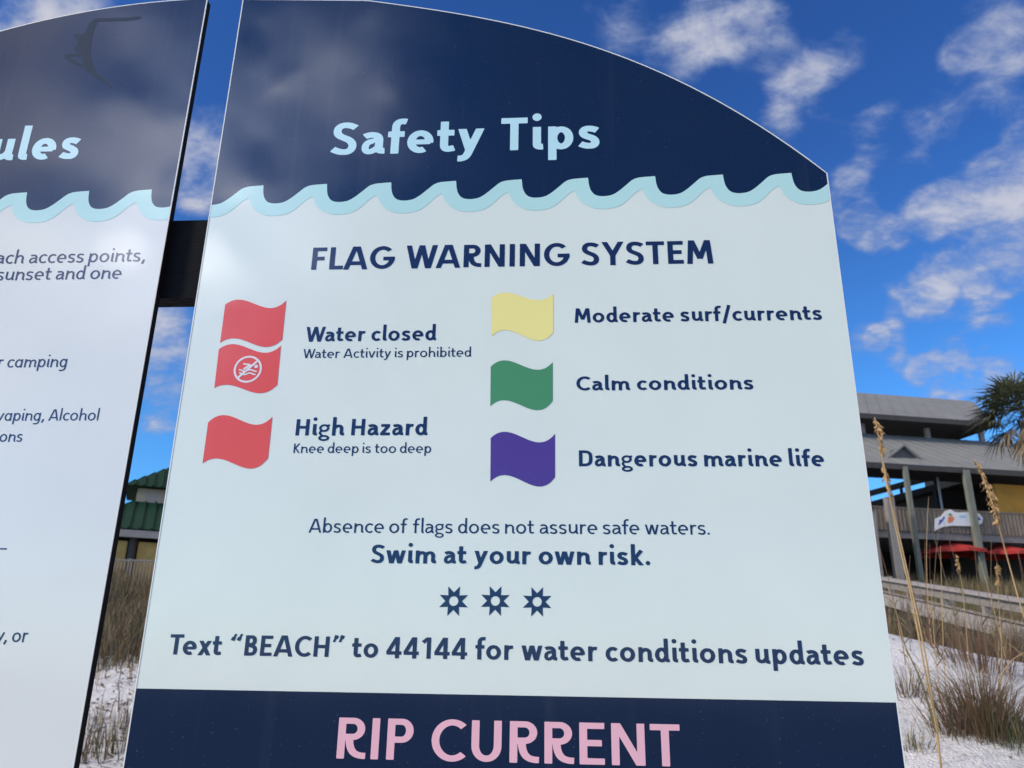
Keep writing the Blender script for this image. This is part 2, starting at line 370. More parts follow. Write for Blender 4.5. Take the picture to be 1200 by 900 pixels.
        if ch == 'g':
            k = min(w*.85, .135); g = k/2
            s = [('w', k, arc(.28, x-.24, .28-g, .24-g, 0, 360, 36)), ('w', k, arc(.30, -.135, .30-g, .19-g, 0, 360, 36)),
                 ('w', k, bz((.14, x-.42), (.02, .19), (.05, .12), (.22, .055-g))), ('w', k*.9, ln((.40, x-g-.03), (.58, x-g)))]; sb = 'rd'
    elif ch == 'y': s = [ln((.03+h*.55, x+.1), (.32, .02)), cat(ln((.62-h*.6+.045, x+.1), (.30, .02)), bz((.30, .02), (.24, -.14), (.20, -.26+h*.6), (.02, -.29+h), 10)[1:])]; c1 = x; sb = 'dd'
    elif ch == 'v': s = [ln((h*.6-.04, x+.1), (.30, -.03)), ln((.60-h*.6+.04, x+.1), (.30, -.03))]; c0, c1 = 0, x; sb = 'dd'
    elif ch == 'w':
        s = [ln((h*.5-.03, x+.1), (.225, -.05)), ln((.225, -.05), (.425, x+.03)), ln((.425, x+.03), (.625, -.05)), ln((.625, -.05), (.85-h*.5+.03, x+.1))]; c0, c1 = 0, x; sb = 'dd'
    elif ch == 'x': s = [ln((-.03+h*.7, -.05), (.54-h*.3, x+.05)), ln((h*.3+.02, x+.05), (.58-h*.7, -.05))]; c0, c1 = 0, x; sb = 'dd'
    elif ch == 'z': s = [ln((.03, x-h), (.50, x-h)), ln((.0, h), (.52, h)), ln((.08, h), (.44, x-h))]; c0, c1 = 0, x; sb = 'rr'
    elif ch == 'k': s = [ln((h, 0), (h, 1.1)), ln((h*1.2, .28), (.50, x+.08)), ln((h+.12, .36), (.58-h*.5, -.06))]; c0, c1 = 0, 1.1; sb = 'sd'
    elif ch == 'K': s = [ln((h, 0), (h, 1)), ln((h*1.2, .42), (.56, 1.06)), ln((h+.12, .50), (.62-h*.5, -.06))]; c0, c1 = 0, 1; sb = 'sd'
    elif ch == 'T': s = [ln((0, 1-h), (.66, 1-h)), ln((.33, 0), (.33, 1-h))]; sb = 'dd'
    elif ch == 'H': s = [ln((h, 0), (h, 1)), ln((.72-h, 0), (.72-h, 1)), ln((h, .50), (.72-h, .50))]
    elif ch == 'I': s = [ln((h, 0), (h, 1))]
    elif ch == 'F': s = [ln((h, 0), (h, 1)), ln((h, 1-h), (.54, 1-h)), ln((h, .50), (.47, .50))]; sb = 'sd'
    elif ch == 'E': s = [ln((h, 0), (h, 1)), ln((h, 1-h), (.56, 1-h)), ln((h, .51), (.50, .51)), ln((h, h), (.56, h))]; sb = 'sr'
    elif ch == 'L': s = [ln((h, 0), (h, 1)), ln((h, h), (.52, h))]; sb = 'sd'
    elif ch == 'A': s = [ln((.40-h*.25, 1.06), (h*.55-.03, -.06)), ln((.40+h*.25, 1.06), (.80-h*.55+.03, -.06)), ln((.17, .27), (.63, .27))]; c0, c1 = 0, 1; sb = 'dd'
    elif ch == 'W':
        s = [ln((h*.6-.03, 1.1), (.29, -.05)), ln((.29, -.05), (.54, 1.03)), ln((.54, 1.03), (.79, -.05)), ln((.79, -.05), (1.08-h*.6+.03, 1.1))]; c0, c1 = 0, 1; sb = 'dd'
    elif ch == 'M':
        s = [ln((h*.8, -.05), (.07+h*.9, 1.06)), ln((.07+h*.8, 1.06), (.45, .22)), ln((.45, .22), (.83-h*.8, 1.06)), ln((.83-h*.9, 1.06), (.90-h*.8, -.05))]; c0, c1 = 0, 1; sb = 'rr'
    elif ch == 'N': s = [ln((h, 0), (h, 1)), ln((.74-h, 0), (.74-h, 1)), ln((h*.8, 1.05), (.74-h*.8, -.05))]; c0, c1 = 0, 1
    elif ch == 'C': s = [arc(.47, .5, .47-h, .5-h+.012, 48, 312, 40)]; sb = 'rd'
    elif ch == 'G': s = [arc(.47, .5, .47-h, .5-h+.012, 45, 358, 44), ln((.94-h*.0, .45), (.50, .45))]; sb = 'rs'
    elif ch == 'D': s = [ln((h, 0), (h, 1)), cat(ln((h, 1-h)), bz((.26, 1-h), (.74-h, 1-h), (.74-h, .72), (.74-h, .5), 18), bz((.74-h, .5), (.74-h, .28), (.74-h, h), (.26, h), 18)[1:], ln((h, h)))]; sb = 'sr'
    elif ch == 'B':
        W = .60; s = [ln((h, 0), (h, 1)), cat(ln((h, 1-h)), arc(.32, .76-h*.35, W-.06-h-.32, .24-h*.65, 90, -90, 18), ln((h, .52))),
                      cat(ln((h, .52)), arc(.33, .26+h*.25, W-h-.33, .26-h*.75, 90, -90, 18), ln((h, h)))]; sb = 'sr'
    elif ch == 'P': s = [ln((h, 0), (h, 1)), cat(ln((h, 1-h)), arc(.33, .70, .27-h, .30-h, 90, -90, 20), ln((h, .40+h)))]; sb = 'sr'
    elif ch == 'R': s = [ln((h, 0), (h, 1)), cat(ln((h, 1-h)), arc(.34, .72, .28-h, .28-h, 90, -90, 20), ln((h, .44+h))), bz((.27, .47+h), (.27, .17), (.40, h), (.66, h), 20)]; sb = 'sd'
    elif ch == 'U': s = [cat(ln((h, 1)), bz((h, .40), (h, h-.10), (.68-h, h-.10), (.68-h, .40), 24), ln((.68-h, 1)))]
    elif ch == 'Y': s = [ln((h*.6-.04, 1.06), (.35, .42)), ln((.70-h*.6+.04, 1.06), (.35, .42)), ln((.35, 0), (.35, .46))]; c0, c1 = 0, 1; sb = 'dd'
    elif ch == '1': s = [ln((.30, 0), (.30, 1)), ln((.34, 1.02), (.02, .76))]; c0, c1 = 0, 1; sb = 'ss'
    elif ch == '4': s = [ln((.50, 0), (.50, 1)), ln((.50, 1.04), (.06, .26)), ln((.0, .25), (.70, .25))]; c0, c1 = 0, 1; sb = 'rd'
    elif ch == '.': s = ['dot', (h*1.25, h*1.2)]; sb = 'rr'
    elif ch == ',': s = [('w', w*1.1, ln((h+.05, w*1.1), (h-.06, -.17)))]; sb = 'rr'
    elif ch == '/': s = [ln((.02, -.15), (.36, 1.1))]; sb = 'rr'
    elif ch == '“': s = [('w', w, ln((.05, .72), (.12, .88))), ('w', w*.6, ln((.11, .84), (.20, 1.04))), ('w', w, ln((.33, .72), (.40, .88))), ('w', w*.6, ln((.39, .84), (.48, 1.04)))]; sb = 'rr'
    elif ch == '”': s = [('w', w, ln((.20, 1.04), (.14, .88))), ('w', w*.6, ln((.15, .92), (.06, .72))), ('w', w, ln((.48, 1.04), (.42, .88))), ('w', w*.6, ln((.43, .92), (.34, .72)))]; sb = 'rr'
    elif ch == '-': s = [ln((0, .35), (.7, .35))]
    return s, c0, c1, sb
_gc = {}
def glyph_loops(ch, w):
    key = (ch, w)
    if key in _gc: return _gc[key]
    strokes, c0, c1, sb = glyph(ch, w)
    cs = .0165
    gx = np.arange(-.2, 1.36, cs); gy = np.arange(-.42, 1.24, cs)
    X, Y = np.meshgrid(gx, gy); D = np.full(X.shape, 9.0)
    KY = 1.20; Y0 = Y; Y = Y * KY          # slightly thinner horizontals than verticals
    ecc = w / 2 * (1 - 1 / KY)
    if c0 == -9 and ch not in 'pgy*,/|': c0 = ecc - .012
    if ch == '|': c0 = ecc
    if ch in 'EFTLDBPRHINKU': c0, c1 = ecc, 1 - ecc
    if ch in 'U': c0 = ecc - .012
    i = 0
    while i < len(strokes):
        st = strokes[i]; ww = w
        if isinstance(st, str):
            (cx, cy) = strokes[i + 1]; i += 2
            D = np.minimum(D, np.hypot(X - cx, Y0 - cy) - w * .56); continue
        if isinstance(st, tuple): ww = st[1]; st = st[2]
        hh = ww / 2; st = np.asarray(st, float) * np.array([1, KY]); S_ = np.full(X.shape, 9.0)
        for k in range(len(st) - 1):
            p, q = st[k], st[k + 1]; d = q - p; Ln = np.hypot(*d)
            if Ln < 1e-6: continue
            d = d / Ln; tx = (X - p[0]) * d[0] + (Y - p[1]) * d[1]; nn = np.abs(-(X - p[0]) * d[1] + (Y - p[1]) * d[0])
            S_ = np.minimum(S_, np.maximum(nn - hh, np.maximum(-tx, tx - Ln)))
            if k > 0: S_ = np.minimum(S_, np.hypot(X - p[0], Y - p[1]) - hh)
        if np.hypot(*(st[0] - st[-1])) > 1e-3:          # cut the ends square
            for e_, n_ in ((st[0], st[1]), (st[-1], st[-2])):
                d = (e_ - n_) / np.hypot(*(e_ - n_)); near = np.hypot(X - e_[0], Y - e_[1]) < ww * .95
                S_ = np.where(near, np.maximum(S_, (X - e_[0]) * d[0] + (Y - e_[1]) * d[1]), S_)
        else:
            S_ = np.minimum(S_, np.hypot(X - st[0][0], Y - st[0][1]) - hh)
        D = np.minimum(D, S_)
        i += 1
    Y = Y0
    D = np.maximum(D, np.maximum(c0 - Y, Y - c1))
    D = np.where(np.abs(D) < 1e-6, 1e-6, D)
    ins = D < 0; segs = {}
    ny, nx = D.shape
    def hx(j, i_): a, b = D[j, i_], D[j, i_+1]; return (gx[i_] + cs * a / (a - b), gy[j])
    def vy(j, i_): a, b = D[j, i_], D[j+1, i_]; return (gx[i_], gy[j] + cs * a / (a - b))
    code = ins[:-1, :-1] * 1 + ins[:-1, 1:] * 2 + ins[1:, 1:] * 4 + ins[1:, :-1] * 8
    tab = {1: [('l', 'b')], 2: [('b', 'r')], 3: [('l', 'r')], 4: [('r', 't')], 5: [('l', 'b'), ('r', 't')], 6: [('b', 't')], 7: [('l', 't')],
           8: [('t', 'l')], 9: [('t', 'b')], 10: [('b', 'r'), ('t', 'l')], 11: [('t', 'r')], 12: [('r', 'l')], 13: [('r', 'b')], 14: [('b', 'l')]}
    pts = {}
    for j, i_ in zip(*np.nonzero((code > 0) & (code < 15))):
        for a, b in tab[int(code[j, i_])]:
            e = []
            for sd_ in (a, b):
                if sd_ == 'b': k_ = ('h', j, i_); p_ = hx(j, i_)
                elif sd_ == 't': k_ = ('h', j+1, i_); p_ = hx(j+1, i_)
                elif sd_ == 'l': k_ = ('v', j, i_); p_ = vy(j, i_)
                else: k_ = ('v', j, i_+1); p_ = vy(j, i_+1)
                pts[k_] = p_; e.append(k_)
            segs[e[0]] = e[1]
    loops = []
    while segs:
        k0 = next(iter(segs)); k = k0; lp = []
        while k in segs:
            lp.append(pts[k]); k = segs.pop(k)
        a = np.array(lp)
        if len(a) < 4: continue
        a = rdp(np.vstack([a, a[:1]]), .0022)[:-1]
        if len(a) >= 3: loops.append(a)
    loops = [(l - np.array([0, ecc])) / np.array([1, 1 - 2 * ecc]) for l in loops]
    al = np.concatenate(loops)
    x0, x1 = al[:, 0].min(), al[:, 0].max()
    _gc[key] = ([l - np.array([x0, 0]) for l in loops], x1 - x0, sb)
    return _gc[key]
def inside(pt, lp):
    x, y = pt; a = lp; b = np.roll(lp, -1, 0)
    c = (a[:, 1] > y) != (b[:, 1] > y)
    with np.errstate(divide='ignore', invalid='ignore'):
        xi = (b[:, 0] - a[:, 0]) * (y - a[:, 1]) / (b[:, 1] - a[:, 1]) + a[:, 0]
    return bool(np.sum(c & (x < xi)) % 2)
def islands(loops):
    """[[outer, hole, ...], ...]"""
    dep = [sum(inside(l[0], m) for m in loops if m is not l) for l in loops]
    return [[l] + [h for h, dh in zip(loops, dep) if dh == d + 1 and inside(h[0], l)] for l, d in zip(loops, dep) if d % 2 == 0]
def rdp(p, eps):
    keep = np.zeros(len(p), bool); keep[0] = keep[-1] = True
    far = int(np.argmax(np.hypot(*(p - p[0]).T))); keep[far] = True
    st = [(0, far), (far, len(p) - 1)]
    while st:
        a, b = st.pop()
        if b - a < 2: continue
        d = p[b] - p[a]; Ln = np.hypot(*d)
        q = p[a+1:b] - p[a]
        dist = np.abs(d[0] * q[:, 1] - d[1] * q[:, 0]) / Ln if Ln > 1e-9 else np.hypot(*q.T)
        m = int(np.argmax(dist))
        if dist[m] > eps: keep[a+1+m] = True; st += [(a, a+1+m), (a+1+m, b)]
    return p[keep]
SB = {'s': .085, 'r': .055, 'd': .022}
KERN = {'Te': -.08, 'Ti': 0.0, 'Wa': -.07, 'WA': -.10, 'AG': -.01, 'LA': -.04, 'YS': -.02, 'fe': -.07, 'f/': -.06, 'fo': -.06, 'af': -.0, '/c': -.05, 'te': -.01, 'rd': .01, 'FL': .02, 'r,': -.06, 'y,': -.06}
def text_loops(txt, wgt, track=0.012, space=.38):
    x = 0; res = []; prev = None; prev_ch = ''
    for ch in txt:
        if ch == ' ': x += space; prev = None; prev_ch = ''; continue
        lps, wd, sb = glyph_loops(ch, wgt)
        if prev is not None: x += SB[prev] + SB[sb[0]] + track + KERN.get(prev_ch + ch, 0)
        for isl in islands(lps): res.append([l + np.array([x, 0]) for l in isl])
        x += wd; prev = sb[1]; prev_ch = ch
    return res, x
def lettering(name, txt, xl, yl, xr, yr, cap, wgt, material, parent, off, track=0.012, space=.38, left_open=None):
    """txt fitted between photo pixels (xl,yl)-(xr,yr) of its baseline, on a level line; cap = cap height in photo pixels"""
    a = bp(xl, yl); b = bp(xr, yr); z = (a[1] + b[1]) / 2
    xm, ym = (xl + xr) / 2, (yl + yr) / 2
    hz = bp(xm, ym - cap)[1] - bp(xm, ym)[1]
    gl_, W = text_loops(txt, wgt, track, space)
    sx = (b[0] - a[0]) / W
    if left_open is not None:                   # text that starts outside the photograph: keep its natural width, end at the right
        sx = hz * left_open; a = np.array([b[0] - sx * W, 0])
    print('TEXT %-40s sx/cap %.3f' % (txt, sx / hz))
    vs, fs = [], []
    for g in gl_:
        vl = [[Vector((p[0], p[1], 0)) for p in lp] for lp in g]
        flat = [p for lp in vl for p in lp]; o = len(vs)
        vs += [bw(a[0] + p.x * sx, z + p.y * hz, off) for p in flat]
        for i, j, k in tessellate_polygon(vl):
            pa, pb, pc = flat[i], flat[j], flat[k]
            cr = (pb.x - pa.x) * (pc.y - pa.y) - (pb.y - pa.y) * (pc.x - pa.x)
            if abs(cr) < 1e-10: continue
            fs.append((o+i, o+j, o+k) if cr > 0 else (o+i, o+k, o+j))
    return mesh_obj(name, vs, fs, material, parent)

# ------------------------------------------------------------------ terrain
def sst(e0, e1, v):
    t = np.clip((v - e0) / (e1 - e0), 0, 1); return t * t * (3 - 2 * t)
_k = RNG.uniform(-1, 1, (22, 2)); _k = _k / np.linalg.norm(_k, axis=1)[:, None] * np.geomspace(.25, 5.5, 22)[:, None]
_ph = RNG.uniform(0, 6.28, 22)
def bumps(x, y):
    z = 0
    for (kx, ky), ph, f in zip(_k, _ph, np.geomspace(.25, 5.5, 22)): z = z + np.sin(kx * x + ky * y + ph) * .085 / (1 + f)
    return z
def ground(x, y):
    x = np.asarray(x, float); y = np.asarray(y, float)
    base = np.interp(y, [-40, 8, 10, 13, 20, 26, 31, 60, 200, 2500], [0, 0, .22, .95, 2.2, 3.25, 3.9, 4.3, 4.3, 2.0])
    rx = sst(.5, 2.1, x)
    crest = 1.73 - .16 * (x - 3.4)
    crest = np.clip(crest, 1.0, 1.8)
    prof = np.interp(y, [0.5, 1.5, 2.8, 4, 5, 6, 6.8, 7.4, 8.2, 9.5, 12, 16, 20], [0, .12, .42, .60, .74, .92, 1.0, .98, .86, .70, .62, .7, .9])
    right = crest * prof
    b2 = np.where(y > 8, np.maximum(right * (1 - sst(16, 22, y)), base * sst(9, 20, y)), right)
    z = base * (1 - rx) + np.where(y > 22, base, b2) * rx
    return z + bumps(x, y) * (0.35 + .65 * sst(3, 14, y)) * (1 - .6 * sst(60, 200, y))
def gz(x, y): return float(ground(np.array([x]), np.array([y]))[0])
xs = np.unique(np.concatenate([-np.geomspace(30, 2500, 24)[::-1], np.linspace(-30, -8, 45), np.linspace(-8, 8, 129), np.linspace(8, 30, 45), np.geomspace(30, 2500, 24)]))
ys = np.unique(np.concatenate([-np.geomspace(6, 600, 16)[::-1], np.linspace(-6, 0, 13), np.linspace(0, 16, 161), np.linspace(16, 60, 100), np.geomspace(60, 2500, 24)]))
GX, GY = np.meshgrid(xs, ys); GZ = ground(GX, GY)
nxg = len(xs)
gv = np.stack([GX.ravel(), GY.ravel(), GZ.ravel()], 1)
gf = [(j*nxg+i, j*nxg+i+1, (j+1)*nxg+i+1, (j+1)*nxg+i) for j in range(len(ys)-1) for i in range(nxg-1)]
def sand_mat():
    m = bpy.data.materials.new('white_quartz_sand'); m.use_nodes = True; t = m.node_tree; b = t.nodes['Principled BSDF']
    c = t.nodes.new('ShaderNodeTexCoord'); b.inputs['Roughness'].default_value = .95; b.inputs['Specular IOR Level'].default_value = .2
    def nz(s, d=6, r=.6):
        n = t.nodes.new('ShaderNodeTexNoise'); n.inputs['Scale'].default_value = s; n.inputs['Detail'].default_value = d; n.inputs['Roughness'].default_value = r
        t.links.new(c.outputs['Object'], n.inputs['Vector']); return n.outputs['Fac']
    def rng(v, a, b_, lo=0, hi=1):
        r = t.nodes.new('ShaderNodeMapRange'); r.inputs[1].default_value = a; r.inputs[2].default_value = b_; r.inputs[3].default_value = lo; r.inputs[4].default_value = hi
        t.links.new(v, r.inputs[0]); return r.outputs[0]
    def mix(f, A, B):
        x = t.nodes.new('ShaderNodeMix'); x.data_type = 'RGBA'; t.links.new(f, x.inputs['Factor'])
        for k, v in (('A', A), ('B', B)):
            if isinstance(v, tuple): x.inputs[k].default_value = (*v, 1)
            else: t.links.new(v, x.inputs[k])
        return x.outputs['Result']
    base = mix(rng(nz(1.7), .35, .65), (.60, .61, .63), (.74, .745, .77))
    litter = rng(nz(38, 4, .7), .60, .68, 0, .75)
    patch = rng(nz(1.1, 4), .42, .60)
    mm = t.nodes.new('ShaderNodeMath'); mm.operation = 'MULTIPLY'; t.links.new(litter, mm.inputs[0]); t.links.new(patch, mm.inputs[1])
    col = mix(mm.outputs[0], base, (.20, .16, .12))
    # darker soil and litter inland, where the vegetation stands
    sp = t.nodes.new('ShaderNodeSeparateXYZ'); t.links.new(c.outputs['Object'], sp.inputs[0])
    far = rng(sp.outputs['Y'], 13.5, 17)
    lit2 = rng(nz(2.2, 5), .38, .52)
    mf = t.nodes.new('ShaderNodeMath'); mf.operation = 'MULTIPLY'; t.links.new(far, mf.inputs[0]); t.links.new(lit2, mf.inputs[1])
    col = mix(mf.outputs[0], col, (.14, .11, .075))
    t.links.new(col, b.inputs['Base Color'])
    bn = t.nodes.new('ShaderNodeBump'); bn.inputs['Strength'].default_value = .7; bn.inputs['Distance'].default_value = .05
    ad = t.nodes.new('ShaderNodeMath'); ad.operation = 'ADD'; ad2 = t.nodes.new('ShaderNodeMath'); ad2.operation = 'MULTIPLY_ADD'; t.links.new(nz(3.2, 3, .5), ad2.inputs[0]); ad2.inputs[1].default_value = 2.2; t.links.new(nz(9, 6, .65), ad2.inputs[2]); t.links.new(ad2.outputs[0], ad.inputs[0]); t.links.new(nz(55, 3), ad.inputs[1])
    t.links.new(ad.outputs[0], bn.inputs['Height']); t.links.new(bn.outputs[0], b.inputs['Normal'])
    return m
g_o = mesh_obj('ground', gv, gf, sand_mat(), None, True); tag(g_o, 'white dune sand sloping up behind the signs', None, None, 'structure')

# dark ground sheet added behind the camera to dim bounce and board reflections
pv_n = 24
pxs = np.linspace(-60, 60, pv_n); pys = np.linspace(-30, -.6, pv_n)
PX_, PY_ = np.meshgrid(pxs, pys)
pz_ = np.array([[max(gz(a + da, b + db) for da in (-2.6, 0, 2.6) for db in (-.64, 0, .64)) + .03 for a in pxs] for b in pys])
o = mesh_obj('added_ground_sheet', np.stack([PX_.ravel(), PY_.ravel(), np.full(PX_.size, pz_.max())], 1), [(j*pv_n+i, j*pv_n+i+1, (j+1)*pv_n+i+1, (j+1)*pv_n+i) for j in range(pv_n-1) for i in range(pv_n-1)], mat('dark_ground_sheet', (.055, .054, .053), .9, .3, 3, .4, 60), None)
tag(o, 'dark grey ground sheet added unseen behind the camera', None, None, 'structure')

# ------------------------------------------------------------------ the two boards and their frame
BT = .020
def board(name, label, loop_uz, face_mat, zbase):
    base = bw(*((loop_uz[0][0] + loop_uz[-1][0]) / 2, 0)); base[2] = zbase
    e = empty(name, tuple(base), label, 'sign')
    n = len(loop_uz)
    front = [bw(u, z, 0) for u, z in loop_uz]; back = [bw(u, z, -BT) for u, z in loop_uz]
    sheet('face_panel', [loop_uz], 0.0, face_mat, e)
    # core: rim and back
    v = [p - BN * .0015 for p in front] + back
    f = [(i, (i+1) % n, n + (i+1) % n, n + i)[::-1] for i in range(n)]
    f.append(tuple(range(n, 2*n))[::-1])
    mesh_obj('core', v, f, M['edge_black'], e)
    # thin pale edge strip proud of the rim
    uz = np.array(loop_uz); c = uz.mean(0)
    tang = np.roll(uz, -1, 0) - np.roll(uz, 1, 0); nor = np.stack([tang[:, 1], -tang[:, 0]], 1); nor /= np.linalg.norm(nor, axis=1)[:, None]
    s_ = np.sign(((uz - c) * nor).sum(1)); nor *= s_[:, None]
    o_ = uz + nor * .0016; i_ = uz - nor * .0006
    v, f = [], []
    for k in range(n):
        v += [bw(*i_[k], .0008), bw(*o_[k], .0008), bw(*o_[k], -.0012)]
    for k in range(n):
        a, b = 3*k, 3*((k+1) % n)
        f += [(a, b, b+1, a+1)[::-1], (a+1, b+1, b+2, a+2)[::-1]]
    mesh_obj('edge_trim', v, f, M['edge_white'], e)
    return e
# right board outline
def fit_top(pix, u_to=None, deg=3):
    q = np.array([bp(*p) for p in pix]); return np.poly1d(np.polyfit(q[:, 0], q[:, 1], deg))
ru0 = np.mean([bp(284.5, 0)[0], bp(251.2, 217.5)[0], bp(180, 675)[0], bp(145.8, 900)[0]])
ru1 = np.mean([bp(969.9, 218)[0], bp(995, 420)[0], bp(1040, 730)[0], bp(1062, 900)[0]])
rtop = fit_top([(430, 1.4), (523, 13), (593, 28), (663, 45), (756.7, 79.3), (826.7, 109.7), (896.7, 151.7), (969, 204)])
lu1 = np.mean([bp(243, 0)[0], bp(164, 450)[0], bp(84, 900)[0]])
ltop = fit_top([(0, 37.5), (50, 23.7), (120, 11.2), (175, 3.7), (212, 0)], deg=2)
lu0 = lu1 - (ru1 - ru0)
umid = (lu1 + ru0) / 2
ZB = .55
us = np.linspace(ru1, ru0, 40)
zr = lambda u: float(rtop(max(u, bp(430, 1)[0])) if u > bp(430, 1)[0] else rtop(bp(430, 1)[0]) + (bp(430, 1)[0] - u) * .06 - .0 * u)
rloop = [(ru0, ZB), (ru1, ZB)] + [(float(u), zr(float(u))) for u in us]
zl_edge = lambda u: float(ltop(u)) if u > bp(0, 37)[0] else zr(ru0 + (lu1 - u))
us2 = np.linspace(lu1, lu0, 40)
zoff = float(ltop(bp(0, 37)[0])) - zr(ru0 + (lu1 - bp(0, 37)[0]))
lloop = [(lu0, ZB), (lu1, ZB)] + [(float(u), float(ltop(u)) if u > bp(0, 37)[0] else zr(ru0 + (lu1 - u)) + zoff) for u in us2]
R_ = board('safety_sign', 'sign board with safety tips and six coloured warning flags, navy arched top', rloop, M['board_white'], 0)
L_ = board('rules_sign', 'warm white sign board of beach rules with a faint bird on its header', lloop, M['board_white_left'], 0)

# wave band and navy header
WT = np.array([(0, 0), (1.5, -14), (3, -30), (9, -54), (24, -75), (50, -83), (85, -79), (112, -63), (142, -36), (165, -15), (186, -6), (210, -3), (249, -.5)]) / 250.
WB = np.array([(0, -124), (20, -134), (45, -138), (78, -137), (112, -128), (142, -106), (168, -78), (186, -63), (198, -58), (203, -64), (213, -87), (230, -111)]) / 250.
def wave_loops(u0, u1, tip_u, period, z_tip, amp):
    tops, bots = [], []
    k0 = int(math.floor((u0 - tip_u) / period)) - 1; k1 = int(math.ceil((u1 - tip_u) / period)) + 1
    def dens(tab):
        p = np.array([(tip_u + (k + x) * period, z_tip + y * amp) for k in range(k0, k1 + 1) for x, y in tab])
        # Catmull-Rom smoothing between the table's points, sharp at the tips
        o = []
        for i in range(1, len(p) - 2):
            sharp_a = tab is WT and i % len(tab) in (0, len(tab) - 1); sharp_b = tab is WT and (i + 1) % len(tab) in (0, len(tab) - 1)
            if tab is WB and (i % len(tab) == 8): sharp_a = True
            if tab is WB and ((i+1) % len(tab) == 8): sharp_b = True
            m0 = (p[i+1] - p[i]) if sharp_a else (p[i+1] - p[i-1]) / 2; m1 = (p[i+1] - p[i]) if sharp_b else (p[i+2] - p[i]) / 2
            for t in np.linspace(0, 1, 5)[:-1]:
                h00, h10, h01, h11 = 2*t**3-3*t*t+1, t**3-2*t*t+t, -2*t**3+3*t*t, t**3-t*t
                o.append(h00*p[i] + h10*m0 + h01*p[i+1] + h11*m1)
        o = np.array(o); ins = o[(o[:, 0] > u0) & (o[:, 0] < u1)]
        srt = o[np.argsort(o[:, 0], kind='stable')]
        za, zb = np.interp(u0, srt[:, 0], srt[:, 1]), np.interp(u1, srt[:, 0], srt[:, 1])
        return np.vstack([[u0, za], ins, [u1, zb]])
    return dens(WT), dens(WB)
def header(parent, u0, u1, tip_px, per_px, topf):
    tip = bp(*tip_px); nxt = bp(*per_px); T = (nxt[0] - tip[0]) / per_px_n
    tp, bt = wave_loops(u0, u1, tip[0], T, (tip[1] + nxt[1]) / 2, amp_of(T))
    sheet('wave_band', [np.vstack([tp, bt[::-1]])], .0004, M['aqua'], parent)
    uu = np.linspace(u1, u0, 60)
    sheet('header', [np.vstack([tp - np.array([0, .008]), [(u, topf(u)) for u in uu]])], .0002, M['navy'], parent)
def amp_of(T): return T * .985
per_px_n = 8
header(R_, ru0 + .0008, ru1 - .0008, (308.8, 217.3), (927.2, 202.5), lambda u: zr(u) - .0008)
per_px_n = 2
lt = {u: z for u, z in lloop}
lus = np.array([p[0] for p in lloop[2:]])[::-1]; lzs = np.array([p[1] for p in lloop[2:]])[::-1]
header(L_, lu0 + .0008, lu1 - .0008, (32, 225), (178, 222.2), lambda u: float(np.interp(u, lus, lzs)) - .0008)
# lower navy band
zb = (bp(158, 807)[1] + bp(1052, 823)[1]) / 2
sheet('lower_band', [[(ru0 + .0008, ZB + .001), (ru1 - .0008, ZB + .001), (ru1 - .0008, zb), (ru0 + .0008, zb)]], .0002, M['navy'], R_)

T_ = .0005
I = M['navy_ink']
lettering('title_lettering', 'Safety Tips', 386.7, 180, 702.7, 175.2, 37.6, .205, M['aqua_text'], R_, T_, space=.42)
lettering('lettering', 'FLAG WARNING SYSTEM', 364.5, 316, 836, 308.7, 26.3, .192, I, R_, T_, space=.42)
lettering('lettering', 'Water closed', 357.8, 400, 511, 399, 16.9, .19, I, R_, T_)
lettering('lettering', 'Water Activity is prohibited', 355, 419.3, 552.3, 418.4, 10.6, .135, I, R_, T_)
lettering('lettering', 'High Hazard', 346, 510.7, 500.8, 509.6, 19.2, .195, I, R_, T_)
lettering('lettering', 'Knee deep is too deep', 343.7, 531.2, 505, 530.4, 11.2, .135, I, R_, T_)
lettering('lettering', 'Moderate surf/currents', 673.5, 378, 963.4, 374.8, 16.5, .19, I, R_, T_)
lettering('lettering', 'Calm conditions', 675.5, 457.4, 883, 456.4, 16.3, .19, I, R_, T_)
lettering('lettering', 'Dangerous marine life', 678.5, 546, 966.3, 546.9, 18.9, .195, I, R_, T_)
lettering('lettering', 'Absence of flags does not assure safe waters.', 361.5, 624, 831.7, 626.5, 16.2, .130, I, R_, T_)
lettering('lettering', 'Swim at your own risk.', 434.2, 659.8, 762, 662, 21.6, .195, I, R_, T_)
lettering('lettering', 'Text “BEACH” to 44144 for water conditions updates', 197, 767.8, 1012.5, 778.6, 24.4, .190, I, R_, T_)
lettering('heading_lettering', 'RIP CURRENT', 394, 889.4, 798.4, 897.8, 48.8, .175, M['pink'], R_, T_, space=.42)
lettering('title_lettering', 'Rules', -60, 188.5, 90, 187, 35.6, .215, M['aqua_text'], L_, T_, left_open=1.04)
lettering('lettering', 'beach access points,', -60, 309, 169.5, 307.5, 14.9, .13, I, L_, T_, left_open=1.02)
lettering('lettering', 'sunset and one', -60, 328.5, 141, 327.7, 14.7, .13, I, L_, T_, left_open=1.02)
lettering('lettering', 'r c@mpin*', -60, 430.7, 77.3, 430.7, 13.8, .13, I, L_, T_, left_open=.98)
lettering('lettering', 'V@pin*, A|coho|'.replace('V', 'v'), -60, 493, 114.7, 493, 13.0, .125, I, L_, T_, left_open=1.0)
lettering('lettering', 'tions', -60, 517.7, 25.3, 517.7, 13.0, .13, I, L_, T_, left_open=1.0)
lettering('lettering', 'y, or', -60, 751.8, 31.6, 751.8, 16.0, .135, I, L_, T_, left_open=1.0)
a, b = bp(-60, 642.4), bp(8, 644)
sheet('rule_line', [[(a[0], b[1]), (b[0], b[1]), (b[0], b[1] + .0026), (a[0], b[1] + .0026)]], T_, I, L_)

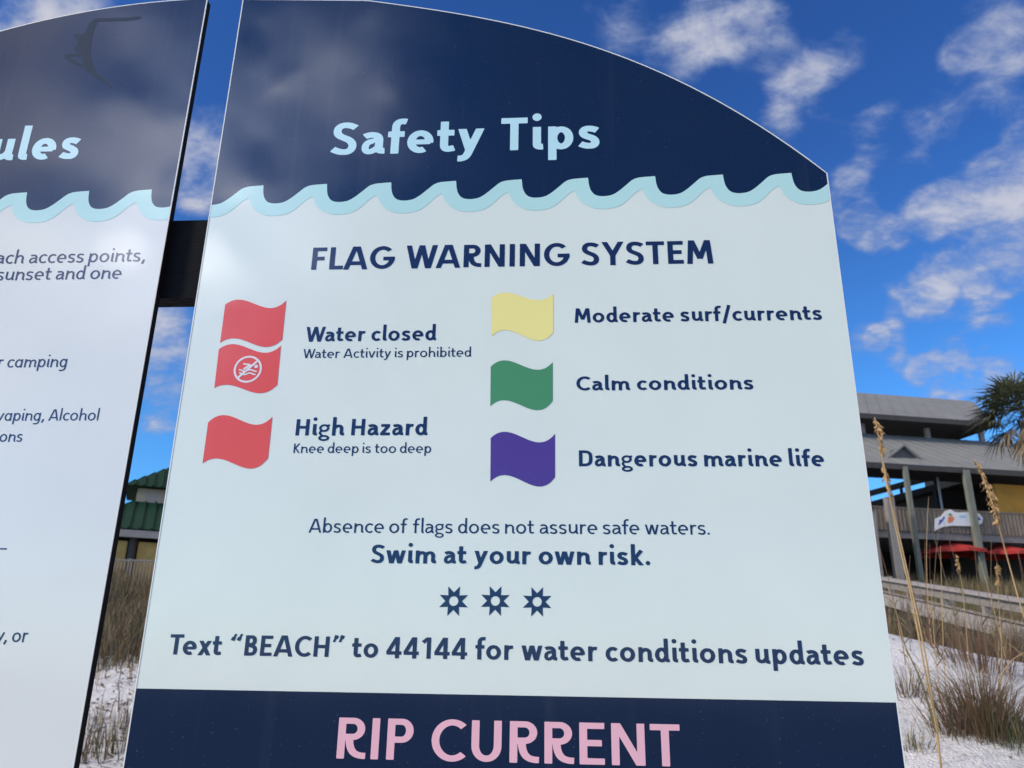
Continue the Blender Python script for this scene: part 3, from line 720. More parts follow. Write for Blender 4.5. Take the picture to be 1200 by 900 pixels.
# flags
def flag(top, bot, material, label):
    tq = np.array([bp(*p) for p in top]); bq = np.array([bp(*p) for p in bot])
    def cub(q):
        t = np.linspace(0, 1, 33)[:, None]
        d = np.concatenate([[0], np.cumsum(np.hypot(*np.diff(q, axis=0).T))]); d /= d[-1]
        r = 0
        for i in range(4):
            l = 1
            for j in range(4):
                if j != i: l = l * (t - d[j]) / (d[i] - d[j])
            r = r + l * q[i]
        return r
    o = sheet('flag', [np.vstack([cub(tq), cub(bq)[::-1]])], T_, material, R_); o['label'] = label; return o
flag([(264, 357), (282.5, 351.3), (315, 361), (335.6, 352)], [(257.9, 402), (276, 396.6), (307.8, 406.4), (330.9, 397.8)], M['red'], 'plain red flag, upper of the joined pair')
f2 = flag([(256.5, 409.3), (276, 403.5), (307.8, 413.3), (329.4, 405)], [(251.2, 454.8), (267.3, 451), (301.3, 460.6), (325, 451)], M['red'], 'red flag with a white no-swimming sign')
flag([(244, 495), (265, 486.7), (298.3, 497.7), (319.3, 488.3)], [(237.3, 543.3), (255, 537.3), (291, 549), (314.3, 536.7)], M['red'], 'single red flag beside the words High Hazard')
flag([(576.2, 348.9), (593, 343), (626.4, 351.5), (648.3, 344.3)], [(576.2, 394.2), (594.4, 387), (627.7, 399), (648.3, 389.7)], M['yellow'], 'yellow flag')
flag([(575.1, 429.7), (593.8, 422.5), (625.8, 433), (647.7, 424.4)], [(574.6, 476), (593.8, 469.2), (626.4, 480.4), (647.7, 469.8)], M['green'], 'green flag')
flag([(575.1, 513.3), (594.9, 506.3), (627.7, 518), (650.4, 508.5)], [(574.6, 564.5), (594.4, 557), (629, 569.9), (650.4, 559.2)], M['purple'], 'purple flag')
# no-swimming sign: ring, bar, swimmer, water
def rc(r, n=48, c=(0, 0)): t = np.linspace(0, 2*math.pi, n, endpoint=False); return np.stack([c[0] + r*np.cos(t), c[1] + r*np.sin(t)], 1)
def ribbon(p, wd):
    p = np.array(p, float); t = np.gradient(p, axis=0); t /= np.linalg.norm(t, axis=1)[:, None]; n = np.stack([-t[:, 1], t[:, 0]], 1) * wd / 2
    return np.vstack([p + n, (p - n)[::-1]])
cc = bp(290.5, 432.8); rr = (bp(307, 432)[0] - bp(274.3, 432)[0]) / 2
sw = lambda loops: [np.asarray(l) * rr + cc for l in loops]
z1 = T_ + .0003
ring = sheet('no_swimming_sign', sw([rc(1.0), rc(.86)]), z1, M['white_ink'], f2)
sheet('bar', sw([ribbon([(-.62, -.64), (.64, .62)], .15)]), z1 + .0003, M['white_ink'], f2)
xx = np.linspace(-.62, .66, 24)
sheet('water_lines', sw([ribbon(np.stack([xx, -.10 + .06*np.sin(xx*8)], 1), .10)]) , z1 + .0002, M['white_ink'], f2)
sheet('water_lines', sw([ribbon(np.stack([xx*.92, -.34 + .06*np.sin(xx*8)], 1), .10)]), z1 + .0002, M['white_ink'], f2)
sheet('swimmer', sw([ribbon([(-.36, .40), (.08, .34), (.22, .26)], .11), ]), z1 + .0002, M['white_ink'], f2)
sheet('swimmer', sw([ribbon([(.16, .33), (-.30, .00)], .15)]), z1 + .0001, M['white_ink'], f2)
sheet('swimmer', sw([rc(.13, 20, (.58, .20))]), z1 + .0002, M['white_ink'], f2)
# stars
for px, py in ((531.6, 704.4), (580.4, 704.2), (629.4, 705.2)):
    c = bp(px, py); s_ = (bp(px + 16.6, py)[0] - bp(px - 16.6, py)[0]) / 2
    pts = []
    for k in range(8):
        a_ = math.radians(22.5 + 45 * k); pts.append((1.085*math.cos(a_), 1.085*math.sin(a_)))
        a2 = a_ + math.radians(22.5); r2 = .55 if k % 2 == 0 else .585
        pts.append((r2*math.cos(a2), r2*math.sin(a2)))
    o = sheet('star', [np.array(pts) * s_ + c, rc(.33, 28) * s_ + c], T_, I, R_)
# faint dark bird on the left header
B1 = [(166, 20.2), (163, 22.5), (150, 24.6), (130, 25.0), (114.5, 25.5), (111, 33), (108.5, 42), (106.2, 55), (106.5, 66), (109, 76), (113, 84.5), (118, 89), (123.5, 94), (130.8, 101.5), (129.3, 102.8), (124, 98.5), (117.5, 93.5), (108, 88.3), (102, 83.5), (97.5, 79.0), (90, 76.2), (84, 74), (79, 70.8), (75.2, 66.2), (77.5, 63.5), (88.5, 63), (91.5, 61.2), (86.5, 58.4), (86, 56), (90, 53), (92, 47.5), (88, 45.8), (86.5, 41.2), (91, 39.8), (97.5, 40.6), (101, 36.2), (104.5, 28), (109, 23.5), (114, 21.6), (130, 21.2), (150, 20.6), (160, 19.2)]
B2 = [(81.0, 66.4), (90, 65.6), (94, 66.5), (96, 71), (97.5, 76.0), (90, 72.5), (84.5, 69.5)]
o = sheet('bird_shape', [[bp(*p) for p in B1], [bp(*p) for p in B2]], T_, M['bird_dark'], L_)

# frame behind both boards
fr = empty('sign_frame', tuple(bw(umid, 0, -.1)), 'black timber beam and posts holding up the two sign boards', 'frame')
bz1, bz0 = bp(221, 252)[1], bp(214, 344)[1]
mb = MB(); mb.box(bw(lu0 - .02, bz0, -BT - .002), bw(ru1 - .03, bz0, -BT - .002), bw(ru1 - .03, bz1, -BT - .002), bw(lu0 - .02, bz1, -BT - .002), -BN * .045)
mb.build('beam', M['black_wood'], fr)
mb = MB(); mb.box(bw(lu0 - .02, ZB + .12, -BT - .002), bw(ru1 - .03, ZB + .12, -BT - .002), bw(ru1 - .03, ZB + .26, -BT - .002), bw(lu0 - .02, ZB + .26, -BT - .002), -BN * .045)
mb.build('beam', M['black_wood'], fr)
for u in (lu0 + .25, (lu0 + lu1) / 2 + .25, ru0 + .28, ru1 - .2):
    mb = MB(); mb.box(bw(u - .05, -.3, -BT - .05), bw(u + .05, -.3, -BT - .05), bw(u + .05, bz1 + .03, -BT - .05), bw(u - .05, bz1 + .03, -BT - .05), -BN * .1)
    mb.build('post', M['black_wood'], fr)

# ------------------------------------------------------------------ background materials
M['wood_grey'] = mat('weathered_grey_timber', (.30, .275, .255), .85, .45, 9, .5, 30, stretch=(1, 1, 6))
M['wood_rail'] = mat('weathered_rail_timber', (.40, .37, .36), .85, .4, 7, .5, 30, stretch=(1.5, 8, 8))
M['wood_tan'] = mat('weathered_tan_timber', (.30, .23, .17), .85, .5, 6, .4, 30, stretch=(3, 3, .5))
M['wood_dark'] = mat('dark_timber', (.055, .048, .042), .8, .4, 6, .3, 20)
M['roof_grey'] = mat('grey_metal_roof', (.235, .24, .23), .65, .22, 1.2, .05, 10, spec=.35)
M['fascia'] = mat('dark_fascia', (.055, .052, .05), .7, .3, 4)
M['ceiling_dark'] = mat('shaded_interior_dark', (.018, .017, .018), .8, .3, 3)  # near-black: shade under roofs and deck put into the colour
M['post_green'] = mat('grey_green_post', (.20, .21, .17), .8, .4, 3, .3, 20, stretch=(3, 3, .6))
M['ochre'] = mat('ochre_painted_wall', (.66, .31, .04), .75, .2, 2.5)
M['roof_green'] = mat('dark_green_metal_roof', (.006, .046, .026), .75, .25, 2.0, spec=.2)
M['tan_wall'] = mat('tan_siding', (.46, .39, .28), .8, .2, 2.0, .3, 12, stretch=(.2, .2, 8))
M['ochre_wall'] = mat('dull_ochre_boards', (.52, .36, .11), .8, .3, 3)
M['trim_pale'] = mat('pale_trim', (.42, .37, .33), .7, .2, 4)
M['vent'] = mat('dark_gable_vent', (.07, .072, .075), .6, .2, 5)
M['soffit'] = mat('pale_soffit', (.45, .45, .44), .6, .1, 3)
M['banner_white'] = mat('white_banner_vinyl', (.78, .77, .76), .5, .08, 3)
M['banner_blue'] = mat('blue_banner_ink', (.03, .05, .33), .5)
M['banner_orange'] = mat('orange_banner_ink', (.72, .19, .06), .5)
M['banner_leaf'] = mat('green_banner_ink', (.16, .30, .05), .5)
M['banner_sky'] = mat('pale_blue_banner_ink', (.30, .55, .70), .5)
M['umbrella_red'] = mat('red_umbrella_canvas', (.50, .035, .025), .8, .15, 3)
M['blue_lamp'] = mat('blue_window_sign', (.04, .10, .32), .4)
def leafmat(name, col, var=.5, rough=.7, trans=.25):
    m = mat(name, col, rough, var, 3.5)
    b = m.node_tree.nodes['Principled BSDF']
    b.inputs['Transmission Weight'].default_value = 0.0
    b.inputs['Subsurface Weight'].default_value = 0.0
    return m
GR = [leafmat('straw_grass', (.33, .23, .11)), leafmat('olive_grass', (.12, .10, .04)), leafmat('brown_grass', (.17, .11, .058)), leafmat('grey_grass', (.15, .13, .095)), leafmat('green_grass', (.075, .10, .025))]
M['oat_stem'] = leafmat('sea_oat_stem', (.46, .32, .15), .35); M['oat_seed'] = leafmat('sea_oat_seed', (.47, .29, .12), .5)
M['oat_leaf'] = leafmat('sea_oat_leaf', (.22, .20, .08), .4); M['twig'] = leafmat('dry_twig', (.13, .09, .06), .5); M['red_stalk'] = leafmat('reddish_stalk', (.17, .075, .045), .5)
M['palm_green'] = leafmat('palm_leaf_green', (.10, .115, .065), .5, .5); M['palm_dead'] = leafmat('palm_leaf_dry', (.21, .155, .09), .5); M['palm_trunk'] = mat('palm_trunk_bark', (.16, .13, .10), .9, .5, 8, .8, 14)

# ------------------------------------------------------------------ grass
def blades(name, x, y, hgt, wid, lean, mats, weights, parent=None, z=None, seed=1, curl=.5):
    """a mesh of tapered bent blades; arrays of equal length"""
    r = np.random.default_rng(seed); n = len(x)
    z = ground(x, y) - .02 if z is None else z
    az = r.uniform(0, 2*np.pi, n); la = az if lean is None else lean[1]
    ln_ = r.uniform(.05, .45, n) if lean is None else lean[0]
    dirx, diry = np.cos(la) * ln_ * hgt, np.sin(la) * ln_ * hgt
    fa = r.uniform(0, np.pi, n); wx, wy = np.cos(fa) * wid / 2, np.sin(fa) * wid / 2
    b = np.stack([x, y, z], 1); W = np.stack([wx, wy, np.zeros(n)], 1)
    m = b + np.stack([dirx * .35, diry * .35, hgt * .55], 1); t = b + np.stack([dirx, diry, hgt * (1 - curl * ln_ * .6)], 1)
    V = np.stack([b - W, b + W, m + W * .75, m - W * .75, t], 1).reshape(-1, 3)
    off = parent_world(parent); V = V - np.array(off)
    me = bpy.data.meshes.new(name); base = np.arange(n) * 5
    q = np.stack([base, base+1, base+2, base+3], 1); tr = np.stack([base+3, base+2, base+4], 1)
    me.vertices.add(n * 5); me.vertices.foreach_set('co', V.astype(np.float32).ravel())
    lv = np.concatenate([q, tr], 1).ravel(); me.loops.add(len(lv)); me.loops.foreach_set('vertex_index', lv.astype(np.int32))
    ls = np.stack([np.arange(n) * 7, np.arange(n) * 7 + 4], 1).ravel(); lt_ = np.tile([4, 3], n)
    me.polygons.add(2 * n); me.polygons.foreach_set('loop_start', ls.astype(np.int32)); me.polygons.foreach_set('loop_total', lt_.astype(np.int32))
    for mm in mats: me.materials.append(mm)
    mi = np.repeat(r.choice(len(mats), n, p=np.array(weights) / sum(weights)), 2)
    me.polygons.foreach_set('material_index', mi.astype(np.int32)); me.update(calc_edges=True); me.validate()
    return link(bpy.data.objects.new(name, me), parent)
def clumped(n, az0, az1, y0, y1, nclump, spread, seed):
    r = np.random.default_rng(seed)
    ca = r.uniform(az0, az1, nclump); cy = y0 + (y1 - y0) * r.uniform(0, 1, nclump) ** .9; cx = ca * cy
    k = r.integers(0, nclump, n); s = spread * r.uniform(.4, 1.4, nclump)[k]
    return cx[k] + r.normal(0, 1, n) * s, np.clip(cy[k] + r.normal(0, 1, n) * s, y0, y1 + 1), r
def grass_field(name, label, n, az0, az1, y0, y1, nclump, spread, h0, h1, weights, seed, wid=.010):
    x, y, r = clumped(n, az0, az1, y0, y1, nclump, spread, seed)
    o = blades(name, x, y, r.uniform(h0, h1, n), wid * (1 + y / 25) * r.uniform(.6, 1.4, n), None, GR, weights, seed=seed)
    return tag(o, label, None, None, 'stuff')
grass_field('dune_grass', 'dry brown dune grass behind the sand, seen between the two signs', 42000, -.80, -.28, 13.4, 27, 1500, .30, .25, .80, [3, 3, 3, 2, 1.2], 11)
grass_field('dune_grass', 'thin tufts of grass on the pale sand between the two signs', 1500, -.75, -.35, 10.2, 14, 60, .16, .2, .55, [3, 2, 2, 2, 1], 12)
grass_field('dune_grass', 'tall reedy grass below the restaurant deck', 30000, .36, .90, 14, 28, 1100, .30, .35, 1.15, [2.5, 3, 1.5, 1.5, 2.5], 13)
grass_field('dune_grass', 'dark brown growth between the dune crest and the boardwalk', 26000, .36, .95, 8.2, 12.8, 700, .22, .5, 1.25, [1, 1.5, 4, 1.2, .4], 14)
grass_field('dune_grass', 'grass behind the sign boards', 14000, -.28, .36, 13, 27, 500, .35, .25, .8, [3, 3, 3, 2, 1.2], 15)
# litter on the sand near the camera
r_ = np.random.default_rng(5); n_ = 2600
lx = r_.uniform(1.4, 6, n_); ly = r_.uniform(2.6, 7.2, n_)
o = blades('sand_litter', lx, ly, r_.uniform(.004, .02, n_), r_.uniform(.004, .012, n_), (r_.uniform(1.5, 8, n_), r_.uniform(0, 6.28, n_)), [M['twig'], GR[2], GR[0]], [3, 2, 1], z=ground(lx, ly) + .004, seed=6, curl=0)
tag(o, 'small dry twigs and leaf litter on the white sand', None, None, 'stuff')
n_ = 3200; la_ = r_.uniform(-.72, -.34, n_); ly = r_.uniform(8.2, 13.4, n_); lx = la_ * ly
o = blades('sand_litter', lx, ly, r_.uniform(.01, .05, n_), r_.uniform(.012, .045, n_), (r_.uniform(1.5, 7, n_), r_.uniform(0, 6.28, n_)), [M['twig'], GR[2], GR[3]], [3, 2, 1], z=ground(lx, ly) + .006, seed=8, curl=0)
tag(o, 'dark litter and twigs strewn over the sand seen between the signs', None, None, 'stuff')

# ------------------------------------------------------------------ grass clumps and sea oats on the near dune
def clump(px, py, Y, n, h0, h1, sp, name, label, mats, wts, seed, wid=.005, leanmax=1.25, group=None):
    p = at(px, py, Y); r = np.random.default_rng(seed); x = p[0] + r.normal(0, sp, n); y = p[1] + r.normal(0, sp, n)
    ang = np.arctan2(y - p[1], x - p[0]) + r.normal(0, .5, n); rad = np.hypot(x - p[0], y - p[1]) / sp
    ln2 = np.clip(.12 + .28 * rad + r.normal(0, .12, n) + (r.random(n) < .14) * r.uniform(.2, .8, n), .02, leanmax)
    o = blades(name, x, y, r.uniform(h0, h1, n), wid * r.uniform(.6, 1.4, n), (ln2, ang), mats, wts, seed=seed)
    # base the object's origin on the sand
    o.location = (p[0], p[1], gz(p[0], p[1])); me = o.data
    co = np.empty(len(me.vertices) * 3, np.float32); me.vertices.foreach_get('co', co); co = co.reshape(-1, 3) - np.array(o.location, dtype=np.float32)
    me.vertices.foreach_set('co', co.ravel()); me.update()
    return tag(o, label, 'grass clump', group)
GC = 'grass clumps on the near sand'
clump(1153, 850, 4.6, 900, .10, .46, .085, 'grass_clump', 'large dark bushy grass clump with reddish stalks on the white sand', [GR[1], GR[2], M['red_stalk'], GR[4]], [2.5, 4, 4, 1], 31, .0042, group=GC)
clump(1064, 812, 5.2, 60, .10, .30, .05, 'grass_clump', 'small dark sprig close beside the right edge of the sign', [GR[1], GR[2]], [2, 2], 32, group=GC)
clump(1062, 852, 4.4, 60, .06, .18, .05, 'grass_clump', 'low green tuft at the foot of the sea oats', [GR[1], GR[4], GR[0]], [2, 2, 1], 33, group=GC)
clump(1108, 846, 4.6, 70, .10, .34, .05, 'grass_clump', 'thin upright tuft left of the dark bushy clump', [GR[1], GR[3], M['red_stalk']], [2, 2, 2], 34, .004, group=GC)
clump(1100, 905, 3.8, 90, .04, .12, .06, 'grass_clump', 'short green tuft at the bottom edge of the photo', [GR[1], GR[4]], [2, 2], 35, group=GC)
clump(1190, 856, 4.4, 120, .08, .34, .08, 'grass_clump', 'pale green spreading tuft right of the dark bushy clump', [GR[4], GR[1], GR[0]], [3, 2, 1], 36, .004, group=GC)
clump(1180, 905, 3.7, 110, .05, .20, .06, 'grass_clump', 'sparse fine tuft in the bottom right corner', [GR[1], GR[4], GR[3]], [2, 2, 2], 37, .004, group=GC)
clump(1150, 800, 5.6, 260, .15, .50, .12, 'grass_clump', 'thin brown stalks behind the dark bushy clump', [M['red_stalk'], GR[2], GR[0]], [3, 2, 1], 38, .004, group=GC)

def cr(pts, n=8):
    p = np.array(pts, float); p = np.vstack([2*p[0]-p[1], p, 2*p[-1]-p[-2]]); o = []
    for i in range(1, len(p) - 2):
        for t in np.linspace(0, 1, n, endpoint=False):
            o.append(.5*((2*p[i]) + (-p[i-1]+p[i+1])*t + (2*p[i-1]-5*p[i]+4*p[i+1]-p[i+2])*t*t + (-p[i-1]+3*p[i]-3*p[i+1]+p[i+2])*t**3))
    o.append(p[-2]); return np.array(o)
def sea_oat(pix, Y, label, r0=.0035, head=0, hw=.03, seed=0, leaves=()):
    """a stalk through photo pixels (base first) at distance Y; head = length of the seed head along the top, in metres"""
    r = np.random.default_rng(seed)
    P = cr([at(px, py, Y + .04 * math.sin(i * 1.7 + seed)) for i, (px, py) in enumerate(pix)])
    b = P[0].copy(); b[2] = min(b[2], gz(b[0], b[1])) - .03
    P = np.vstack([[b], P[1:]])
    e = empty('sea_oat', tuple(b), label, 'sea oat', 'sea oat stalks in front of the pavilion')
    mb = MB(); mb.tube(P, np.linspace(r0, r0 * .45, len(P)), 5); mb.build('stem', M['oat_stem'], e, True)
    if head:
        seg = np.cumsum(np.concatenate([[0], np.linalg.norm(np.diff(P, axis=0), axis=1)])); top = seg[-1]
        v, f = [], []
        for k in range(int(head * 340)):
            s = top - head * r.uniform(0, 1) ** .9; c = np.array([np.interp(s, seg, P[:, j]) for j in range(3)])
            prof = math.sin(math.pi * min(1, max(.08, (top - s) / head))) ** .6
            d = np.array([r.normal(.2, 1), r.normal(0, 1), r.normal(-.35, .5)]); d /= np.linalg.norm(d)
            c = c + d * hw * prof * r.uniform(.05, .55); L1 = .030 * r.uniform(.6, 1.2)
            a = np.array([r.normal(.3, .5), r.normal(0, .5), -r.uniform(.5, 1.2)]); a /= np.linalg.norm(a)
            w_ = np.cross(a, d); w_ /= (np.linalg.norm(w_) + 1e-6); w_ *= L1 * .24; n2 = np.cross(a, w_) * .35
            i = len(v); v += [c, c + a*L1*.45 + w_, c + a*L1, c + a*L1*.45 - w_, c + a*L1*.45 + n2]
            f += [(i, i+1, i+4), (i+1, i+2, i+4), (i+2, i+3, i+4), (i+3, i, i+4), (i, i+3, i+2, i+1)]
        mesh_obj('seed_head', v, f, M['oat_seed'], e)
    for q in leaves:
        Q = cr([at(px, py, Y + .02) for px, py in q], 6); n = len(Q); v, f = [], []
        for k in range(n):
            wv = .006 * (1 - k / (n - .5)) + .001; v += [Q[k] - (wv, 0, 0), Q[k] + (wv, 0, 0)]
        for k in range(n - 1): f.append((2*k, 2*k+1, 2*k+3, 2*k+2))
        mesh_obj('leaf', v, f, M['oat_leaf'], e)
    return e
sea_oat([(1102, 893), (1097, 850), (1083, 780), (1068, 700), (1050, 620), (1036, 545), (1030, 512), (1025, 489)], 4.0, 'tallest sea oat stalk, its small seed head in front of the upper grey roof', .0052, .24, .022, 1, leaves=[[(1098, 860), (1080, 800), (1062, 760), (1056, 742)]])
sea_oat([(1100, 880), (1090, 800), (1078, 735), (1064, 672), (1050, 610), (1040, 570), (1034, 542)], 4.15, 'sea oat stalk beside the tallest one, orange seed head under the lower roof', .0050, .20, .022, 2)
sea_oat([(1260, 905), (1230, 800), (1202, 728), (1185, 670), (1172, 622), (1163, 590), (1152, 560), (1142, 538)], 3.9, 'sea oat stalk with the biggest golden seed head, hanging before the ochre wall', .0045, .36, .042, 3)
sea_oat([(1112, 860), (1106, 770), (1104, 700), (1102, 640)], 5.0, 'thin bare straw stalk before the red umbrella', .0030, 0, 0, 4)
sea_oat([(1140, 850), (1134, 760), (1128, 690), (1120, 650)], 5.1, 'thin straw stalk leaning left under the white banner', .0028, .10, .012, 5)
sea_oat([(1170, 850), (1174, 770), (1170, 700), (1168, 660)], 5.0, 'thin brown stalk right of the grey green post', .0030, .12, .012, 6)
sea_oat([(1105, 872), (1085, 800), (1060, 760), (1052, 730)], 4.5, 'dark bent dry stalk leaning toward the edge of the sign', .0028, 0, 0, 7)
sea_oat([(1168, 800), (1185, 775), (1203, 763)], 4.6, 'short broken straw stalk lying out over the dune crest', .0042, 0, 0, 8)

# thin dry stalks standing all along the dune crest, before the boardwalk
rs = np.random.default_rng(44)
for k in range(26):
    Yk = rs.uniform(4.8, 7.6); px0 = rs.uniform(1052, 1225); top = rs.uniform(.45, 1.15)
    b = at(px0, 780, Yk); b[2] = gz(b[0], b[1]) - .03; ln_ = rs.normal(0, .10, 2)
    P = [b + np.array([ln_[0] * top * (t ** 1.8), ln_[1] * top * (t ** 1.8), top * t]) for t in np.linspace(0, 1, 8)]
    e = empty('dry_stalk', tuple(b), 'thin dry brown grass stalk on the dune crest before the boardwalk', 'grass stalk', 'thin dry stalks before the boardwalk')
    mb = MB(); mb.tube(P, np.linspace(.0032, .0012, 8), 4); mb.build('stem', (M['oat_stem'], M['twig'], M['red_stalk'], GR[2])[k % 4], e)
    v, f = [], []
    for q in range(rs.integers(2, 5)):
        t0 = rs.uniform(.05, .6); o_ = P[int(t0 * 7)]; az_ = rs.uniform(0, 6.28); L_l = rs.uniform(.15, .42)
        for j in range(6):
            t = j / 5; c_ = o_ + np.array([math.cos(az_) * L_l * t * .6, math.sin(az_) * L_l * t * .6, L_l * (t * .9 - .75 * t * t)]); w_ = .0045 * (1 - t) + .0006
            v += [c_ - (w_, 0, 0), c_ + (w_, 0, 0)]
        mesh_obj('leaf', v, [(2*j, 2*j+1, 2*j+3, 2*j+2) for j in range(5)], (GR[0], GR[2], M['oat_leaf'])[k % 3], e); v = []

# ------------------------------------------------------------------ boardwalk on the right
bw_ = at(1120, 690, 13.5); bwz = gz(bw_[0], bw_[1])
bk = empty('boardwalk', (bw_[0], bw_[1], bwz), 'weathered grey wooden boardwalk ramp with a flat handrail behind the dune', 'boardwalk')
def ext(a, b, t): return a + (b - a) * t
hl, hr = at(1035, 678, 16), at(1200, 704, 11.5); ll, lr = at(1038, 703, 16), at(1200, 744, 11.5)
gdir = np.array([.55, .83, 0])                      # across the walk, away from the camera
h0, h1 = ext(hl, hr, -.6), ext(hl, hr, 1.6); l0, l1 = ext(ll, lr, -.6), ext(ll, lr, 1.6)
mb = MB(); mb.bar(h0 + gdir*.02, h1 + gdir*.02, .20, .045); mb.build('handrail', M['wood_rail'], bk)
mb = MB(); mb.bar(h0 + gdir*.03 - (0, 0, .10), h1 + gdir*.03 - (0, 0, .10), .04, .14); mb.build('rail_board', M['wood_grey'], bk)
mb = MB(); mb.bar(l0, l1, .05, .22); mb.build('side_board', M['wood_rail'], bk)
mb = MB()
nb = 90
for k in range(nb):
    c = ext(l0, l1, (k + .5) / nb) + np.array([0, 0, .135]); wv = (l1 - l0) / nb * .46
    mb.box(c - wv, c + wv, c + wv + gdir*1.5, c - wv + gdir*1.5, (0, 0, .04))
mb.build('deck_boards', M['wood_grey'], bk)
for t in np.linspace(0, 1, 9):
    a_ = ext(h0, h1, t) + gdir*.09; mb = MB(); mb.bar((a_[0], a_[1], gz(a_[0], a_[1]) - .3), a_ - (0, 0, .02), .09, .09); mb.build('post', M['wood_grey'], bk)
    a_ = ext(l0, l1, t) + gdir*1.45; mb = MB(); mb.bar((a_[0], a_[1], gz(a_[0], a_[1]) - .3), a_ + (0, 0, .55), .09, .09); mb.build('post', M['wood_grey'], bk)
mb = MB()
for k in range(46):
    a_ = ext(l0, l1, (k + .5) / 46) + gdir*.05; zz = min(gz(a_[0], a_[1]) - .1, a_[2] - .3)
    mb.bar((a_[0], a_[1], zz), a_ - (0, 0, .11), .085, .02)
mb.build('skirt_boards', M['wood_dark'], bk)

# ------------------------------------------------------------------ pavilion on the right
PY = 30.0
ea = math.radians(9.8); E_ = np.array([math.cos(ea), math.sin(ea), 0]); G_ = np.array([-math.sin(ea), math.cos(ea), 0])
PO = at(1090, 600, PY); PO[2] = 0
def lp(s, t, z): return PO + E_ * s + G_ * t + np.array([0, 0, z])
def Zp(py, t=0, px=1090):
    return at(px, py, PY + t * G_[1])[2]
def s_of(px, py, t):
    """distance along the facade plane at depth t that shows at pixel px"""
    d = ray(px, py); o = PO + G_ * t; k = ((o - EYE).dot(G_)) / d.dot(G_); p = EYE + d * k
    return (p - PO).dot(E_), p[2]
gbase = gz(PO[0], PO[1])
pv = empty('beach_pavilion', (PO[0], PO[1], gbase), 'two-tier grey roofed open beach pavilion on a raised deck behind the boardwalk', 'pavilion')
# upper roof (hip) with standing seams
sL = -11.0; sR, _ = s_of(1166, 494, 0); zE = s_of(1090, 489.5, 0)[1]
tR = 4.6; zRg = s_of(1090, 466.5, tR)[1]; sRr, _ = s_of(1139, 470, tR)
def seam_roof(A, B, Cc, D, n, rib=.05):
    """quad A-B (eave) to D-C (ridge) with ribs running up the slope"""
    m = MB(); m.poly([A, B, Cc, D]); nn = np.cross(B - A, D - A); nn /= np.linalg.norm(nn)
    for k in range(1, n):
        a_ = A + (B - A) * k / n; b_ = D + (Cc - D) * k / n
        if np.linalg.norm(b_ - a_) > .2: m.bar(a_ + nn*.008, b_ + nn*.008, rib * .6, .024, up=nn)
    return m
def addmb(m, k):
    o = len(m.v); m.v += k.v; m.f += [tuple(i + o for i in f) for f in k.f]
Fl, Fr, Br, Bl = lp(sL, 0, zE), lp(sR, 0, zE), lp(sR, 9.2, zE), lp(sL, 9.2, zE); Rl, Rr = lp(sL + 3, tR, zRg), lp(sRr, tR, zRg)
m = MB()
for q, n in (((Fl, Fr, Rr, Rl), 26), ((Br, Bl, Rl, Rr), 26), ((Fr, Br, Rr, Rr + (0.001, 0, 0)), 1), ((Bl, Fl, Rl, Rl + (.001, 0, 0)), 1)): addmb(m, seam_roof(*q, n))
up = m.build('upper_roof', M['roof_grey'], pv)
m = MB(); fz = .20
for a_, b_ in ((Fl, Fr), (Fr, Br), (Br, Bl), (Bl, Fl)): m.box(a_ - (0, 0, fz), b_ - (0, 0, fz), b_ - (0, 0, .012), a_ - (0, 0, .012), (b_ - a_) * 0 + np.cross((0, 0, 1), (b_ - a_) / np.linalg.norm(b_ - a_)) * .05)
m.build('fascia', M['fascia'], up)
m = MB(); m.poly([lp(sL + .1, .1, zE - .15), lp(sL + .1, 9.1, zE - .15), lp(sR - .1, 9.1, zE - .15), lp(sR - .1, .1, zE - .15)]); m.build('ceiling', M['ceiling_dark'], up)
# lower roof: a skirt round the clerestory
sR2 = 5.4; zT = s_of(1090, 513, .9)[1]; zE2 = s_of(1090, 545.5, -2.4)[1]
A, B, C2, D = lp(sL - 1, -2.4, zE2), lp(sR2 + 1.5, -2.4, zE2), lp(sR2, .9, zT), lp(sL - 1, .9, zT)
m = seam_roof(A, B, C2, D, 34, .045)
m.poly([B, lp(sR2 + 1.5, 9, zE2), lp(sR2, 7, zT), C2])
lw = m.build('lower_roof', M['roof_grey'], pv)
m = MB(); m.box(A - (0, 0, .20), B - (0, 0, .20), B - (0, 0, .002), A - (0, 0, .002), G_ * .06); m.build('fascia', M['fascia'], lw)
m = MB(); m.poly([lp(sL - 1, -2.3, zE2 - .12), lp(sL - 1, -.6, zE2 - .12), lp(sR2 + 1.4, -.6, zE2 - .12), lp(sR2 + 1.4, -2.3, zE2 - .12)]); m.build('ceiling', M['ceiling_dark'], lw)
m = MB(); s0, s1 = s_of(1110, 540, 0)[0], sR2 + 1.4; m.poly([lp(s0, -.6, zE2 - .13), lp(s0, 5, zE2 - .13), lp(s1, 5, zE2 - .13), lp(s1, -.6, zE2 - .13)]); m.build('ceiling', M['ceiling_dark'], lw)
